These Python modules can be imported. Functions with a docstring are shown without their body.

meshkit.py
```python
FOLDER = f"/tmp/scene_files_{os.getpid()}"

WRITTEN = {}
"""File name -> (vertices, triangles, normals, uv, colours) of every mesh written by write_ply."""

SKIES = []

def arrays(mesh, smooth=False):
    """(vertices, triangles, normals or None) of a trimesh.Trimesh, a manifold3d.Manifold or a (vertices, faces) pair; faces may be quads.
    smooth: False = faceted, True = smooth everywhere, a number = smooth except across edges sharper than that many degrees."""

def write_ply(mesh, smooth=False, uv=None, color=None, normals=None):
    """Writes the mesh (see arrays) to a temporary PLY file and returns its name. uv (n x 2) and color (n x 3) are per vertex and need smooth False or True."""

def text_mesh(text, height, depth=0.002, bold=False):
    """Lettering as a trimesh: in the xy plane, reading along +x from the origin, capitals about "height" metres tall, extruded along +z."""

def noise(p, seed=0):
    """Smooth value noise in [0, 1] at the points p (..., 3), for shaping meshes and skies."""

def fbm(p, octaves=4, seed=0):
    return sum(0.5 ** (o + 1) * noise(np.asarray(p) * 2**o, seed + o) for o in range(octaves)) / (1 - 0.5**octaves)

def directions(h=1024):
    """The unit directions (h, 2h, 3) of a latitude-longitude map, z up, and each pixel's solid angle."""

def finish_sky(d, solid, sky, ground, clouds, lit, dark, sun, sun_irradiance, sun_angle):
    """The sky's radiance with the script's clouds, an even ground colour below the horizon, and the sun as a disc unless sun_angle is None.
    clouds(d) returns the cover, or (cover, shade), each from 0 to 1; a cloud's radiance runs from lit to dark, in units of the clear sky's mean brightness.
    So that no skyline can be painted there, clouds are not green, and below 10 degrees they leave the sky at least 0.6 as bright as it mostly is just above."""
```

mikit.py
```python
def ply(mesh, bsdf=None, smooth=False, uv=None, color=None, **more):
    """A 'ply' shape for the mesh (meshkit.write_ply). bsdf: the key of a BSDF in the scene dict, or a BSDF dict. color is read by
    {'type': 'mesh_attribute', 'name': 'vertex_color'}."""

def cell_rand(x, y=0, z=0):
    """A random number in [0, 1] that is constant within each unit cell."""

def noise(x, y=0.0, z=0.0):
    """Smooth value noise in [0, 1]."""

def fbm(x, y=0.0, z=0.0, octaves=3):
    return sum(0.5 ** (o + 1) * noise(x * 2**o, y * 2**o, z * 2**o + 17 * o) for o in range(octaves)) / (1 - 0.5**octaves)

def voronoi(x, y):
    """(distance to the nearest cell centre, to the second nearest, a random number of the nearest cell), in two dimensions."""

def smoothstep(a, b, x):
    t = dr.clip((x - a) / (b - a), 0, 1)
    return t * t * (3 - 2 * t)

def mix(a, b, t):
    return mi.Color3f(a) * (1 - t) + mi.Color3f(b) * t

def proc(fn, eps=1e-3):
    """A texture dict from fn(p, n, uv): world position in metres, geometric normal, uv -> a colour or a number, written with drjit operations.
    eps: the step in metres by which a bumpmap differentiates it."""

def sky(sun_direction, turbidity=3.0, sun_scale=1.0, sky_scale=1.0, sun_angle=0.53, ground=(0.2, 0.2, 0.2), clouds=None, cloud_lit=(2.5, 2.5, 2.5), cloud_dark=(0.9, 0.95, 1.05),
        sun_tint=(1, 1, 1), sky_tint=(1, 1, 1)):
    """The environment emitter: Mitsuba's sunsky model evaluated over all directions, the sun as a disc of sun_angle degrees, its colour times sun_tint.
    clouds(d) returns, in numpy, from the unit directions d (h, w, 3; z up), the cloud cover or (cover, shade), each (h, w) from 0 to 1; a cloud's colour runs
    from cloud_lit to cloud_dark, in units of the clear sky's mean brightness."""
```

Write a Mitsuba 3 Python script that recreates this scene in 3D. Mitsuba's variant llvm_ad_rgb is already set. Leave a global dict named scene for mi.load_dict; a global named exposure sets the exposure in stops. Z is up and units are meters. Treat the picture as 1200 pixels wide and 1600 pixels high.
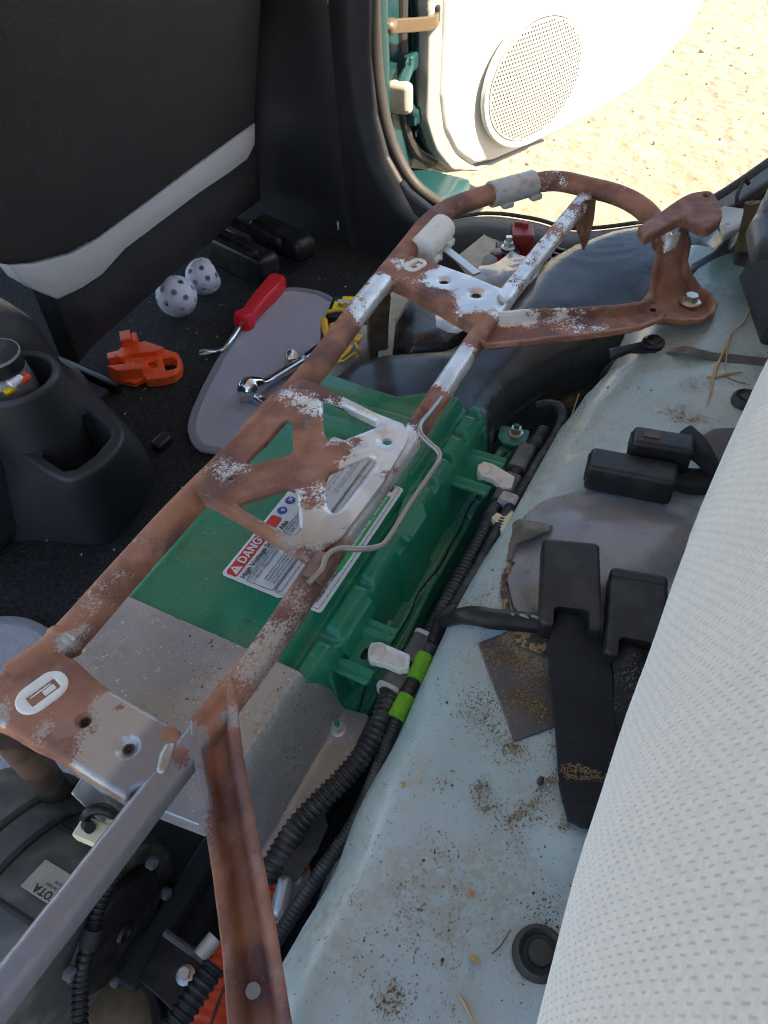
import math, random
import numpy as np, trimesh, shapely, manifold3d as m3, mitsuba as mi, drjit as dr
import mikit, meshkit
from mikit import proc, noise, fbm, voronoi, smoothstep, mix, cell_rand
from scipy.spatial import Delaunay
from shapely.geometry import Polygon, Point, LineString, box as sbox
T = mi.ScalarTransform4f
rng = np.random.default_rng(7)
scene, labels = {}, {}

# ---------------------------------------------------------------- camera, sky, exposure
FOC = 1180.0
_dn = np.array([45, 1101, FOC]); _dn /= np.linalg.norm(_dn)
_ax = np.array([880, -1300, FOC]); _ax -= _dn * (_ax @ _dn); _ax /= np.linalg.norm(_ax)
RW = np.array([_ax, np.cross(-_dn, _ax), -_dn])      # rows: car axes (x across, y to the front, z up) in lens axes
EYE = np.array([0, 0, .505])
_fw, _upv = RW @ np.array([0, 0, 1.]), RW @ np.array([0, -1., 0])
scene['camera'] = {'type': 'perspective', 'fov': 2 * math.degrees(math.atan(600 / FOC)), 'fov_axis': 'x', 'near_clip': .01, 'far_clip': 300,
                   'to_world': T().look_at(origin=EYE.tolist(), target=(EYE + _fw).tolist(), up=_upv.tolist())}
scene['daylight'] = mikit.sky([.05, -.70, .72], turbidity=3, ground=(.3, .27, .22), sky_tint=(1.10, 1.0, .88))
exposure = 3.6

# ---------------------------------------------------------------- geometry helpers
def ray(px, py):
    return RW @ np.array([px - 600, py - 800, FOC])
def P(px, py, z=0.):
    d = ray(px, py)
    return EYE + d * ((z - EYE[2]) / d[2])
def S(n, p):
    """n photo pixels at the distance of p, in metres."""
    return n * float((np.asarray(p) - EYE) @ _fw) / FOC
class Fr:
    """A flat working plane: origin, two directions; loc() says where a line of sight meets it."""
    def __init__(s, O, U, V):
        s.O = np.asarray(O, float); s.U = np.asarray(U, float) / np.linalg.norm(U)
        V = np.asarray(V, float); V = V - s.U * (V @ s.U); s.V = V / np.linalg.norm(V); s.N = np.cross(s.U, s.V)
    def loc(s, px, py):
        d = ray(px, py); q = EYE + d * (((s.O - EYE) @ s.N) / (d @ s.N)) - s.O
        return np.array([q @ s.U, q @ s.V])
    def pt(s, u, v, n=0.):
        return s.O + s.U * u + s.V * v + s.N * n
    def to(s, m):
        m = m.copy(); v = np.asarray(m.vertices)
        m.vertices = s.O + v[:, :1] * s.U + v[:, 1:2] * s.V + v[:, 2:3] * s.N
        return m
    def poly(s, pts):
        return Polygon([s.loc(*p) for p in pts]).buffer(0)
def FZ(z, a=None, b=None):
    """A level plane; with a, b: origin at a, first axis towards b."""
    if a is None:
        return Fr((0, 0, z), (1, 0, 0), (0, 1, 0))
    d = b - a
    return Fr((a[0], a[1], z), (d[0], d[1], 0), (-d[1], d[0], 0))
def cat(*ms):
    return trimesh.util.concatenate([m for m in ms if m is not None])
def cr(pts, n=8, closed=False):
    """Catmull-Rom through the points."""
    p = np.asarray(pts, float)
    if len(p) < 3:
        return p
    q = np.vstack([p[-1:], p, p[:2]]) if closed else np.vstack([2 * p[0] - p[1], p, 2 * p[-1] - p[-2]])
    out = []
    for i in range(len(q) - 3):
        a, b, c, d = q[i:i + 4]
        t = np.linspace(0, 1, n, endpoint=False)[:, None]
        out.append(.5 * (2 * b + (c - a) * t + (2 * a - 5 * b + 4 * c - d) * t**2 + (3 * b - a - 3 * c + d) * t**3))
    return np.vstack(out + ([] if closed else [p[-1:]]))
def frames(p):
    t = np.gradient(p, axis=0); t /= np.linalg.norm(t, axis=1, keepdims=True) + 1e-12
    a = np.array([0, 0, 1.]) if abs(t[0, 2]) < .9 else np.array([1., 0, 0])
    A = []
    for k in range(len(p)):
        a = a - t[k] * (a @ t[k]); a /= np.linalg.norm(a); A.append(a)
    A = np.array(A)
    return t, A, np.cross(t, A)
def loft(rings, cap=True, close=True):
    k, n = len(rings), len(rings[0])
    v = np.vstack(rings); f = []
    j = np.arange(n if close else n - 1); j2 = (j + 1) % n
    for i in range(k - 1):
        f.append(np.stack([i * n + j, i * n + j2, (i + 1) * n + j2], 1)); f.append(np.stack([i * n + j, (i + 1) * n + j2, (i + 1) * n + j], 1))
    if cap and close:
        v = np.vstack([v, rings[0].mean(0), rings[-1].mean(0)])
        f.append(np.stack([j2, j, np.full(n, k * n)], 1)); f.append(np.stack([(k - 1) * n + j, (k - 1) * n + j2, np.full(n, k * n + 1)], 1))
    return trimesh.Trimesh(v, np.vstack(f), process=False)
def tube(pts, r, n=14, sub=8, prof=None, cap=True, up=None):
    """A swept tube; prof: (k x 2) section in units of r, first axis towards up."""
    p = cr(pts, sub) if sub else np.asarray(pts, float)
    t, A, B = frames(p)
    if up is not None:
        A = np.asarray(up, float)[None] - t * (t @ np.asarray(up, float))[:, None]; A /= np.linalg.norm(A, axis=1, keepdims=True); B = np.cross(t, A)
    if prof is None:
        a = np.arange(n) * 2 * np.pi / n; prof = np.stack([np.cos(a), np.sin(a)], 1)
    rr = np.asarray(r, float)
    rr = np.full(len(p), rr) if rr.ndim == 0 else np.interp(np.linspace(0, 1, len(p)), np.linspace(0, 1, len(rr)), rr)
    return loft([p[k] + rr[k] * (prof[:, :1] * A[k] + prof[:, 1:] * B[k]) for k in range(len(p))], cap)
def resample(p, step):
    s = np.r_[0, np.cumsum(np.linalg.norm(np.diff(p, axis=0), axis=1))]
    q = np.linspace(0, s[-1], max(2, int(s[-1] / step)))
    return np.stack([np.interp(q, s, p[:, k]) for k in range(3)], 1), q
def corr(pts, r, pitch=.0042, depth=.17, n=14):
    """Corrugated tubing: rings and grooves along the path."""
    p, q = resample(cr(pts, 12), pitch / 6)
    w = (q / pitch) % 1
    rad = r * (1 - depth * np.clip((np.abs(w - .5) - .17) / .16, 0, 1))
    t, A, B = frames(p); a = np.arange(n) * 2 * np.pi / n
    return loft([p[k] + rad[k] * (np.cos(a)[:, None] * A[k] + np.sin(a)[:, None] * B[k]) for k in range(len(p))])
def rsq(c=.35, n=4, sx=1., sy=1.):
    """Rounded-square section for tube()."""
    out = []
    for k, (x, y) in enumerate(((1, 1), (-1, 1), (-1, -1), (1, -1))):
        for a in np.linspace(0, np.pi / 2, n) + k * np.pi / 2:
            out.append([sx * (x * (1 - c) + c * np.cos(a)), sy * (y * (1 - c) + c * np.sin(a))])
    return np.array(out)
def rd(poly, r):
    """Rounds an outline's corners."""
    return poly.buffer(-r).buffer(2 * r).buffer(-r) if r else poly
def dome(d, r):
    q = r - np.minimum(d, r)
    return r - np.sqrt(np.maximum(r * r - q * q, 0))
def sheet(poly, zf=0., t=.002, res=.006, rr=0., base=None, skirt=0., rings=()):
    """A plate over an outline: top at zf(x, y, d) (d = distance to the edge), edge rounded by rr, t thick or down to base; skirt: a flange turned down along the edge."""
    poly = poly.buffer(0)
    if poly.geom_type == 'MultiPolygon':
        poly = max(poly.geoms, key=lambda g: g.area)
    pts = []
    def add(g):
        for q in (g.geoms if hasattr(g, 'geoms') else [g]):
            if not q.is_empty:
                pts.append(shapely.get_coordinates(q.segmentize(res))[:-1])
    add(poly.boundary)
    for o in (*(np.array([.1, .35, .7, 1.]) * rr if rr else ()), *rings):
        b = poly.buffer(-o)
        if not b.is_empty:
            add(b.boundary)
    x0, y0, x1, y1 = poly.bounds
    g = np.stack(np.meshgrid(np.arange(x0, x1, res), np.arange(y0, y1, res)), -1).reshape(-1, 2)
    g[:, 0] += (np.round((g[:, 1] - y0) / res) % 2) * res * .5
    inner = poly.buffer(-max(rr * 1.15, res * .55, max(rings, default=0) * 1.1))
    pts.append(g[shapely.contains_xy(inner, g[:, 0], g[:, 1])])
    xy = np.unique(np.round(np.vstack(pts), 6), axis=0)
    f = Delaunay(xy).simplices
    c = xy[f].mean(1)
    a2 = np.abs(np.cross(xy[f[:, 1]] - xy[f[:, 0]], xy[f[:, 2]] - xy[f[:, 0]]))
    f = f[shapely.contains_xy(poly.buffer(1e-7), c[:, 0], c[:, 1]) & (a2 > 1e-11)]
    used = np.unique(f); re = -np.ones(len(xy), int); re[used] = np.arange(len(used)); xy, f = xy[used], re[f]
    cr_ = np.cross(xy[f[:, 1]] - xy[f[:, 0]], xy[f[:, 2]] - xy[f[:, 0]]); f[cr_ < 0] = f[cr_ < 0][:, ::-1]
    d = shapely.distance(shapely.points(xy), poly.boundary)
    z = (zf(xy[:, 0], xy[:, 1], d) if callable(zf) else np.full(len(xy), float(zf))) - (dome(d, rr) if rr else 0)
    top = np.c_[xy, z]; n = len(xy)
    e = np.vstack([f[:, [0, 1]], f[:, [1, 2]], f[:, [2, 0]]]); key = np.sort(e, 1)
    _, ix, cnt = np.unique(key, axis=0, return_index=True, return_counts=True)
    e = e[ix[cnt == 1]]
    bot = np.c_[xy, np.full(n, base) if base is not None else z - t]
    if base is not None:
        # a solid: walls go down to base, floor left open to below
        v = np.vstack([top, bot]); w = np.vstack([np.c_[e[:, 1], e[:, 0], e[:, 0] + n], np.c_[e[:, 1], e[:, 0] + n, e[:, 1] + n]])
        return trimesh.Trimesh(v, np.vstack([f, f[:, ::-1] + n, w]), process=False)
    v = np.vstack([top, bot]); w = [np.c_[e[:, 1], e[:, 0], e[:, 0] + n], np.c_[e[:, 1], e[:, 0] + n, e[:, 1] + n]]
    m = trimesh.Trimesh(v, np.vstack([f, f[:, ::-1] + n] + w), process=False)
    if skirt:
        ex = shapely.distance(shapely.points(xy), poly.exterior)
        s = (ex[e] < 1e-5).all(1); b = e[s]
        lo = np.c_[xy, z - skirt]; vs = np.vstack([top, lo])
        cen = np.array(poly.centroid.coords[0]); ins = xy - (xy - cen) / np.linalg.norm(xy - cen, axis=1, keepdims=True) * .0018
        vs = np.vstack([vs, np.c_[ins, z - .001], np.c_[ins, z - skirt]])
        ws = [np.c_[b[:, 1], b[:, 0], b[:, 0] + n], np.c_[b[:, 1], b[:, 0] + n, b[:, 1] + n], np.c_[b[:, 0] + 2 * n, b[:, 1] + 2 * n, b[:, 0] + 3 * n], np.c_[b[:, 1] + 2 * n, b[:, 1] + 3 * n, b[:, 0] + 3 * n],
              np.c_[b[:, 0] + n, b[:, 1] + n, b[:, 1] + 3 * n], np.c_[b[:, 0] + n, b[:, 1] + 3 * n, b[:, 0] + 3 * n]]
        m = cat(m, trimesh.Trimesh(vs, np.vstack(ws), process=False))
        m.remove_unreferenced_vertices()
    return m
def man(m):
    q = m.to_mesh()
    return trimesh.Trimesh(q.vert_properties[:, :3], q.tri_verts, process=False)
def rbox(sx, sy, sz, r=.003, at=(0, 0, 0), seg=8):
    """A box with rounded edges, centred on at."""
    r = min(r, .499 * min(sx, sy, sz)); b = m3.Manifold.sphere(r, seg); hs = []
    for x in (-1, 1):
        for y in (-1, 1):
            for z in (-1, 1):
                hs.append(b.translate((at[0] + x * (sx / 2 - r), at[1] + y * (sy / 2 - r), at[2] + z * (sz / 2 - r))))
    return man(m3.Manifold.batch_hull(hs))
def hull(balls, seg=12):
    return man(m3.Manifold.batch_hull([m3.Manifold.sphere(r, seg).translate(tuple(map(float, c))) for c, r in balls]))
def lathe(prof, n=28):
    return trimesh.creation.revolve(np.asarray(prof, float), sections=n)
def along(m, a, b):
    """Moves a mesh made along +z from the origin to start at a, pointing at b."""
    d = np.asarray(b, float) - a
    m = m.copy(); m.apply_transform(trimesh.geometry.align_vectors([0, 0, 1], d)); m.apply_translation(a)
    return m
def cyl(r, a, b, n=18):
    a, b = np.asarray(a, float), np.asarray(b, float)
    return along(lathe([[0, 0], [r, 0], [r, np.linalg.norm(b - a)], [0, np.linalg.norm(b - a)]], n), a, b)
def oval(cx, cy, a, b, ang=0., n=28):
    t = np.arange(n) * 2 * np.pi / n; c, s = math.cos(ang), math.sin(ang)
    return Polygon(np.c_[cx + a * np.cos(t) * c - b * np.sin(t) * s, cy + a * np.cos(t) * s + b * np.sin(t) * c])
def nutmesh(r, h=.006, bolt=.35):
    """Flange nut on a stud: washer, hexagon, stud, standing on z = 0."""
    hexa = trimesh.creation.extrude_polygon(oval(0, 0, r * .72, r * .72, 0, 6), h)
    hexa.apply_translation([0, 0, r * .2])
    return cat(lathe([[0, 0], [r, 0], [r, r * .12], [r * .75, r * .25], [0, r * .25]], 22), hexa), lathe([[0, 0], [r * bolt, 0], [r * bolt, h * 1.75], [r * bolt * .8, h * 1.9], [0, h * 1.9]], 14)
def boltmesh(r, h=.005):
    hexa = m3.Manifold.cylinder(h, r * .66, r * .62, 6).translate((0, 0, r * .2))
    return cat(lathe([[0, 0], [r, 0], [r, r * .15], [r * .7, r * .3], [0, r * .3]], 24), man(hexa))
def wob(m, amp, scale, seed=0):
    """Small unevenness."""
    m = m.copy(); v = np.asarray(m.vertices)
    n = np.stack([meshkit.fbm(v * scale + seed + 31 * k) for k in range(3)], 1) if hasattr(meshkit, 'fbm') else 0
    m.vertices = v + amp * (n - .5) * 2 if not np.isscalar(n) else v
    return m

# ---------------------------------------------------------------- naming helpers
def K(name):
    if name not in scene and name not in labels and not any(k.startswith(name + '__') for k in scene):
        return name
    i = 1
    while True:
        k = f'{name}_{i:03d}'
        if k not in scene and k not in labels and not any(q.startswith(k + '__') for q in scene):
            return k
        i += 1
def thing(name, label, cat_, group=None):
    k = K(name); labels[k] = {'label': label, 'category': cat_}
    if group: labels[k]['group'] = group
    return k
def part(parent, name, mesh, mat, smooth=35, label=None, kind=None, **kw):
    k = K(parent + '__' + name)
    scene[k] = mikit.ply(mesh, mat, smooth=smooth, **kw)
    if label or kind:
        labels[k] = {**({'label': label} if label else {}), **({'kind': kind} if kind else {})}
    return k
def solo(name, mesh, mat, label, cat_, smooth=35, group=None, kind=None, **kw):
    k = K(name); scene[k] = mikit.ply(mesh, mat, smooth=smooth, **kw)
    labels[k] = {'label': label, 'category': cat_} if kind is None else {'label': label, 'kind': kind, 'category': cat_}
    if group: labels[k]['group'] = group
    return k

# ---------------------------------------------------------------- materials
def rgb(c):
    return c if isinstance(c, dict) else {'type': 'rgb', 'value': list(c)}
def mat(name, color, rough=.5, metal=0., bump=None, bs=.001, eps=4e-4, **kw):
    tex = lambda v: proc(v) if callable(v) else v
    b = {'type': 'principled', 'base_color': proc(color) if callable(color) else rgb(color), 'roughness': tex(rough), 'metallic': tex(metal), **kw}
    if bump is not None:
        b = {'type': 'bumpmap', 'height': proc(bump, eps), 'scale': bs, 'inner': b}
    scene[name] = {'type': 'twosided', 'side': b}
def f3(p, s, o=3):
    x, y, z = (.76 * p.x + .42 * p.y - .50 * p.z) * s + 11, (-.61 * p.x + .70 * p.y - .34 * p.z) * s + 5, (.21 * p.x + .57 * p.y + .79 * p.z) * s + 3
    return fbm(x, y, z, o)
def blobs(p, bl):
    """Worn or dirty patches: the strongest of several soft spots (x, y, z, radius, strength) fixed on the thing."""
    m, q = mi.Float(1), mi.Float(0)
    for x, y, z, r, s in bl:
        d = (dr.square(p.x - x) + dr.square(p.y - y) + dr.square(p.z - z)) / (r * r)
        w = dr.square(dr.maximum(1 - d, 0))
        if s > 0:
            m = m * (1 - s * w)
        else:
            q = dr.maximum(q, -s * w)
    return (1 - m) * (1 - q)
def spots(lst, z):
    out = []
    for px, py, r, s, *zz in lst:
        q = P(px, py, zz[0] if zz else z); out.append((*map(float, q), S(r, q), s))
    return out

ZF = .06     # height of the seat frame's rails
bare = spots([(575, 690, 120, .95), (615, 705, 90, .95), (550, 790, 120, .97), (485, 835, 80, .95), (440, 800, 60, .8), (560, 640, 60, .75), (490, 640, 60, .62), (450, 625, 50, .55), (365, 745, 60, .52), (500, 740, 50, .5), (420, 700, 50, .3),
              (488, 738, 55, -.95), (530, 712, 40, -.85), (560, 700, 26, -.8), (496, 790, 34, -.7), (430, 690, 60, -.5), (480, 700, 40, -.8), (625, 735, 22, -.6),
              (215, 1160, 130, .97), (165, 1195, 100, .9), (240, 1200, 90, .97), (170, 1100, 50, .7), (70, 1140, 40, .6), (215, 1105, 70, .9), (0, 1120, 50, .75), (60, 1130, 30, -.4), (265, 1150, 36, -.9), (275, 1180, 40, -.8), (185, 1108, 24, -.5),
              (720, 435, 80, .95), (765, 458, 70, .95), (690, 440, 50, .8), (735, 480, 50, .8), (785, 462, 40, .95), (720, 420, 30, -.5), (620, 415, 40, .55), (645, 440, 30, .4),
              (592, 447, 50, .85), (575, 470, 46, .85), (558, 494, 40, .7), (430, 826, 16, .9), (470, 850, 18, .9), (400, 812, 14, .7), (545, 632, 20, .7), (705, 588, 70, .85), (725, 560, 60, .8), (790, 475, 60, .72), (825, 425, 80, .7), (855, 385, 80, .7), (885, 345, 70, .62), (910, 315, 40, .6), (755, 520, 46, -.9),
              (405, 1030, 80, .62), (445, 980, 80, .5), (370, 1075, 50, .42), (470, 930, 50, .5), (150, 950, 70, .46), (190, 900, 50, .34), (235, 845, 60, .44), (120, 1000, 50, .5), (330, 740, 60, .36), (100, 1010, 30, .45),
              (250, 1235, 90, .8), (150, 1370, 230, 1.), (40, 1500, 260, 1.), (0, 1570, 260, 1.), (210, 1290, 130, 1.), (318, 1112, 30, -.9),
              (302, 1165, 50, .95), (322, 1300, 56, .95), (311, 1235, 56, 1.), (335, 1400, 36, .75), (362, 1120, 40, .72), (345, 1450, 50, .6), (360, 1580, 60, .6), (430, 1500, 50, .55), (385, 1250, 50, .45), (400, 1400, 60, .35), (420, 1580, 40, .5),
              (1065, 450, 70, .66), (1090, 430, 60, .66), (1045, 372, 36, .8), (1105, 455, 40, .7), (960, 478, 70, .6), (900, 482, 80, .66), (830, 490, 60, .5), (1020, 430, 50, .6), (790, 490, 40, .66), (860, 285, 120, .42), (975, 300, 70, .5), (700, 330, 40, .42), (1080, 480, 34, -.7)], ZF + .008)
def bare_mask(p, sharp=.085):
    b = blobs(p, bare)
    k = b * 1.16 + (f3(p, 100., 3) - .5) * .75 + (f3(p, 700., 2) - .5) * .66
    s = sharp + .10 * smoothstep(.40, .32, p.x)
    return smoothstep(.58 - s, .58 + s, k)
def rust_col(p, n, uv):
    m = bare_mask(p); a = f3(p, 38., 3); c = f3(p, 300., 2)
    r = mix((.205, .083, .053), (.335, .145, .085), smoothstep(.32, .68, a))
    r = mix(r, (.135, .062, .052), smoothstep(.52, .75, f3(p, 22., 2)))
    r = mix(r, (.42, .30, .26), .16 * smoothstep(.62, .80, f3(p, 650., 2)) + .22 * smoothstep(.55, .75, f3(p, 70., 3)))
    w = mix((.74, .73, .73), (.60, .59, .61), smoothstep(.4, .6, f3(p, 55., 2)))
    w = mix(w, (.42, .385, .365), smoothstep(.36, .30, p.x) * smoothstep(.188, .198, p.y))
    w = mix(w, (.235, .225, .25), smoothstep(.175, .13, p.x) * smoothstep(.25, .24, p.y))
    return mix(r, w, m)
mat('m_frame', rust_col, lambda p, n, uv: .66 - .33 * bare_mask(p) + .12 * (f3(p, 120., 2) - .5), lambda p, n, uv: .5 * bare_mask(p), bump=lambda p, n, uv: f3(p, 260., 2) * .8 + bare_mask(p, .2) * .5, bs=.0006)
def lite(c, k): return [x * k for x in c]
mat('m_rust', lambda p, n, uv: mix((.17, .075, .05), (.27, .13, .085), smoothstep(.3, .75, f3(p, 90.))), .7, bump=lambda p, n, uv: f3(p, 500., 2), bs=.0003)
mat('m_darkrust', lambda p, n, uv: mix((.045, .028, .022), (.095, .058, .04), smoothstep(.35, .7, f3(p, 50.))), .6)

pan_dirt = spots([(860, 650, 70, .5), (740, 930, 60, .5), (1000, 740, 60, .45), (1080, 605, 40, .6), (760, 1100, 70, .5), (800, 1180, 60, .42), (750, 1240, 40, .5), (690, 1330, 60, .35), (640, 1450, 60, .4), (600, 1230, 26, .6), (830, 1270, 50, .55), (880, 1210, 40, .5), (850, 1420, 60, .5), (620, 1570, 60, .55),
                  (1110, 690, 60, .6), (1060, 560, 50, .45), (900, 580, 60, .35), (1140, 600, 60, .5), (1180, 560, 50, .5), (960, 560, 60, .3), (880, 600, 60, .3), (560, 1500, 50, .35), (700, 1570, 40, .4), (1130, 460, 50, .4), (800, 780, 40, .4), (540, 1390, 40, .3)], 0.)
rust_spots = spots([(737, 1396, 11, 1.), (749, 1245, 13, .8), (610, 1215, 10, .7), (600, 1240, 10, .6), (1085, 655, 24, .6), (1060, 650, 20, .5), (745, 1500, 6, .7), (668, 1545, 14, .5), (890, 1180, 14, .5), (1110, 660, 14, .5)], 0.)
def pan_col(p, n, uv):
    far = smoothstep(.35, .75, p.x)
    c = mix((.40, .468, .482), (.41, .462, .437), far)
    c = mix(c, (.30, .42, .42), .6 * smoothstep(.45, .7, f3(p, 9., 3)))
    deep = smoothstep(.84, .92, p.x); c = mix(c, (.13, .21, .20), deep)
    c = mix(c, (.36, .34, .28), .55 * smoothstep(.47, .68, f3(p, 17., 4)) * smoothstep(.35, .6, f3(p, 160., 3)))
    c = mix(c, (.33, .25, .15), .35 * smoothstep(.50, .80, f3(p + mi.Vector3f(3), 24., 3)) * smoothstep(.4, .6, f3(p, 420., 2)))
    b = blobs(p, pan_dirt)
    g = f3(p, 900., 2)
    c = mix(c, (.24, .20, .14), .55 * smoothstep(.25, .8, b * .75 + f3(p, 30., 3) * .55 - .1) * smoothstep(.3, .7, g))
    c = mix(c, (.10, .075, .05), smoothstep(.61, .71, g * .72 + b * .24 + .12 * f3(p, 60., 2)))
    c = mix(c, (.05, .045, .04), .8 * smoothstep(.80, .84, f3(p, 480., 2) + .06 * b))
    c = mix(c, (.42, .17, .04), blobs(p, rust_spots) * smoothstep(.3, .6, f3(p, 200., 2)))
    return c
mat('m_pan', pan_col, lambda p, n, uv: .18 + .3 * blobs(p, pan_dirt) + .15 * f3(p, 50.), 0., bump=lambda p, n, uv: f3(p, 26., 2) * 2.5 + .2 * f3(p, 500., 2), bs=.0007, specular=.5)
cov_dirt = spots([(900, 830, 60, .3), (1060, 850, 40, .8), (790, 900, 30, .7), (830, 930, 50, .7), (800, 830, 30, .5), (970, 780, 60, .3), (860, 950, 40, .8)], .004)
def cov_col(p, n, uv):
    c = mix((.30, .30, .33), (.23, .235, .26), smoothstep(.4, .65, f3(p, 24.)))
    b = blobs(p, cov_dirt); g = f3(p, 560., 2)
    c = mix(c, (.28, .21, .13), .7 * smoothstep(.52, .62, g * .6 + b * .35 + .05))
    return mix(c, (.05, .045, .04), .8 * smoothstep(.79, .83, f3(p, 480., 2)))
mat('m_cover', cov_col, lambda p, n, uv: .36 + .2 * f3(p, 60.), .35, bump=lambda p, n, uv: f3(p, 40., 2) * 2, bs=.0006)
def batt_col(p, n, uv):
    c = mix((.012, .18, .098), (.022, .23, .13), f3(p, 30.))
    up = smoothstep(.6, .95, n.z); dust = smoothstep(.42, .75, f3(p, 16., 3) * .55 + .35 * f3(p, 500., 2) + .12 * smoothstep(.5, .68, p.x))
    c = mix(c, (.16, .20, .13), .40 * up * dust)
    c = mix(c, (.07, .10, .06), .6 * smoothstep(.60, .70, f3(p, 45., 3)) * smoothstep(.45, .6, f3(p, 500., 2)))
    c = mix(c, (.30, .28, .18), .8 * up * smoothstep(.80, .83, f3(p, 520., 2)))
    fl = up * smoothstep(-.085, -.092, p.z)
    c = mix(c, (.22, .23, .18), fl * smoothstep(.52, .62, f3(p, 480., 2) * .8 + .12 * f3(p, 20., 2)) * .55)
    return c
mat('m_batt', batt_col, lambda p, n, uv: .22 + .28 * smoothstep(.4, .75, f3(p, 40., 3)), 0., bump=lambda p, n, uv: f3(p, 400., 2), bs=.0002, specular=.55)
def gcov_col(p, n, uv):
    c = mix((.34, .34, .37), (.42, .41, .43), smoothstep(.35, .65, f3(p, 18., 3)))
    c = mix(c, (.40, .36, .28), .6 * smoothstep(.46, .65, f3(p, 9., 2)) * smoothstep(.3, .7, f3(p, 350., 2)))
    g = f3(p, 380., 2)
    c = mix(c, (.30, .25, .17), .5 * smoothstep(.5, .75, f3(p, 26., 3)) * smoothstep(.45, .6, f3(p, 300., 2)))
    c = mix(c, (.09, .075, .06), .85 * smoothstep(.72, .78, g) * smoothstep(.40, .62, f3(p, 14., 3)))
    return mix(c, (.78, .77, .74), .8 * smoothstep(.24, .20, f3(p, 600., 2)))
mat('m_graycover', gcov_col, lambda p, n, uv: .28 + .22 * f3(p, 90.), .45, bump=lambda p, n, uv: f3(p, 300., 2), bs=.0003)
def duct_col(p, n, uv):
    c = mix((.021, .021, .024), (.030, .031, .034), f3(p, 18.))
    c = mix(c, (.14, .14, .145), .35 * smoothstep(.58, .75, f3(p, 13., 3)) * smoothstep(.5, .8, n.z))
    return mix(c, (.22, .21, .19), .7 * smoothstep(.80, .84, f3(p, 560., 2)))
mat('m_duct', duct_col, lambda p, n, uv: .26 + .10 * f3(p, 60., 2), 0., bump=lambda p, n, uv: f3(p, 26., 2) * 2 + .15 * f3(p, 500., 2), bs=.0004, specular=.6)
mat('m_black', lambda p, n, uv: mix((.009, .009, .011), (.022, .022, .023), smoothstep(.45, .75, f3(p, 55.))), .45, specular=.45)
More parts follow.
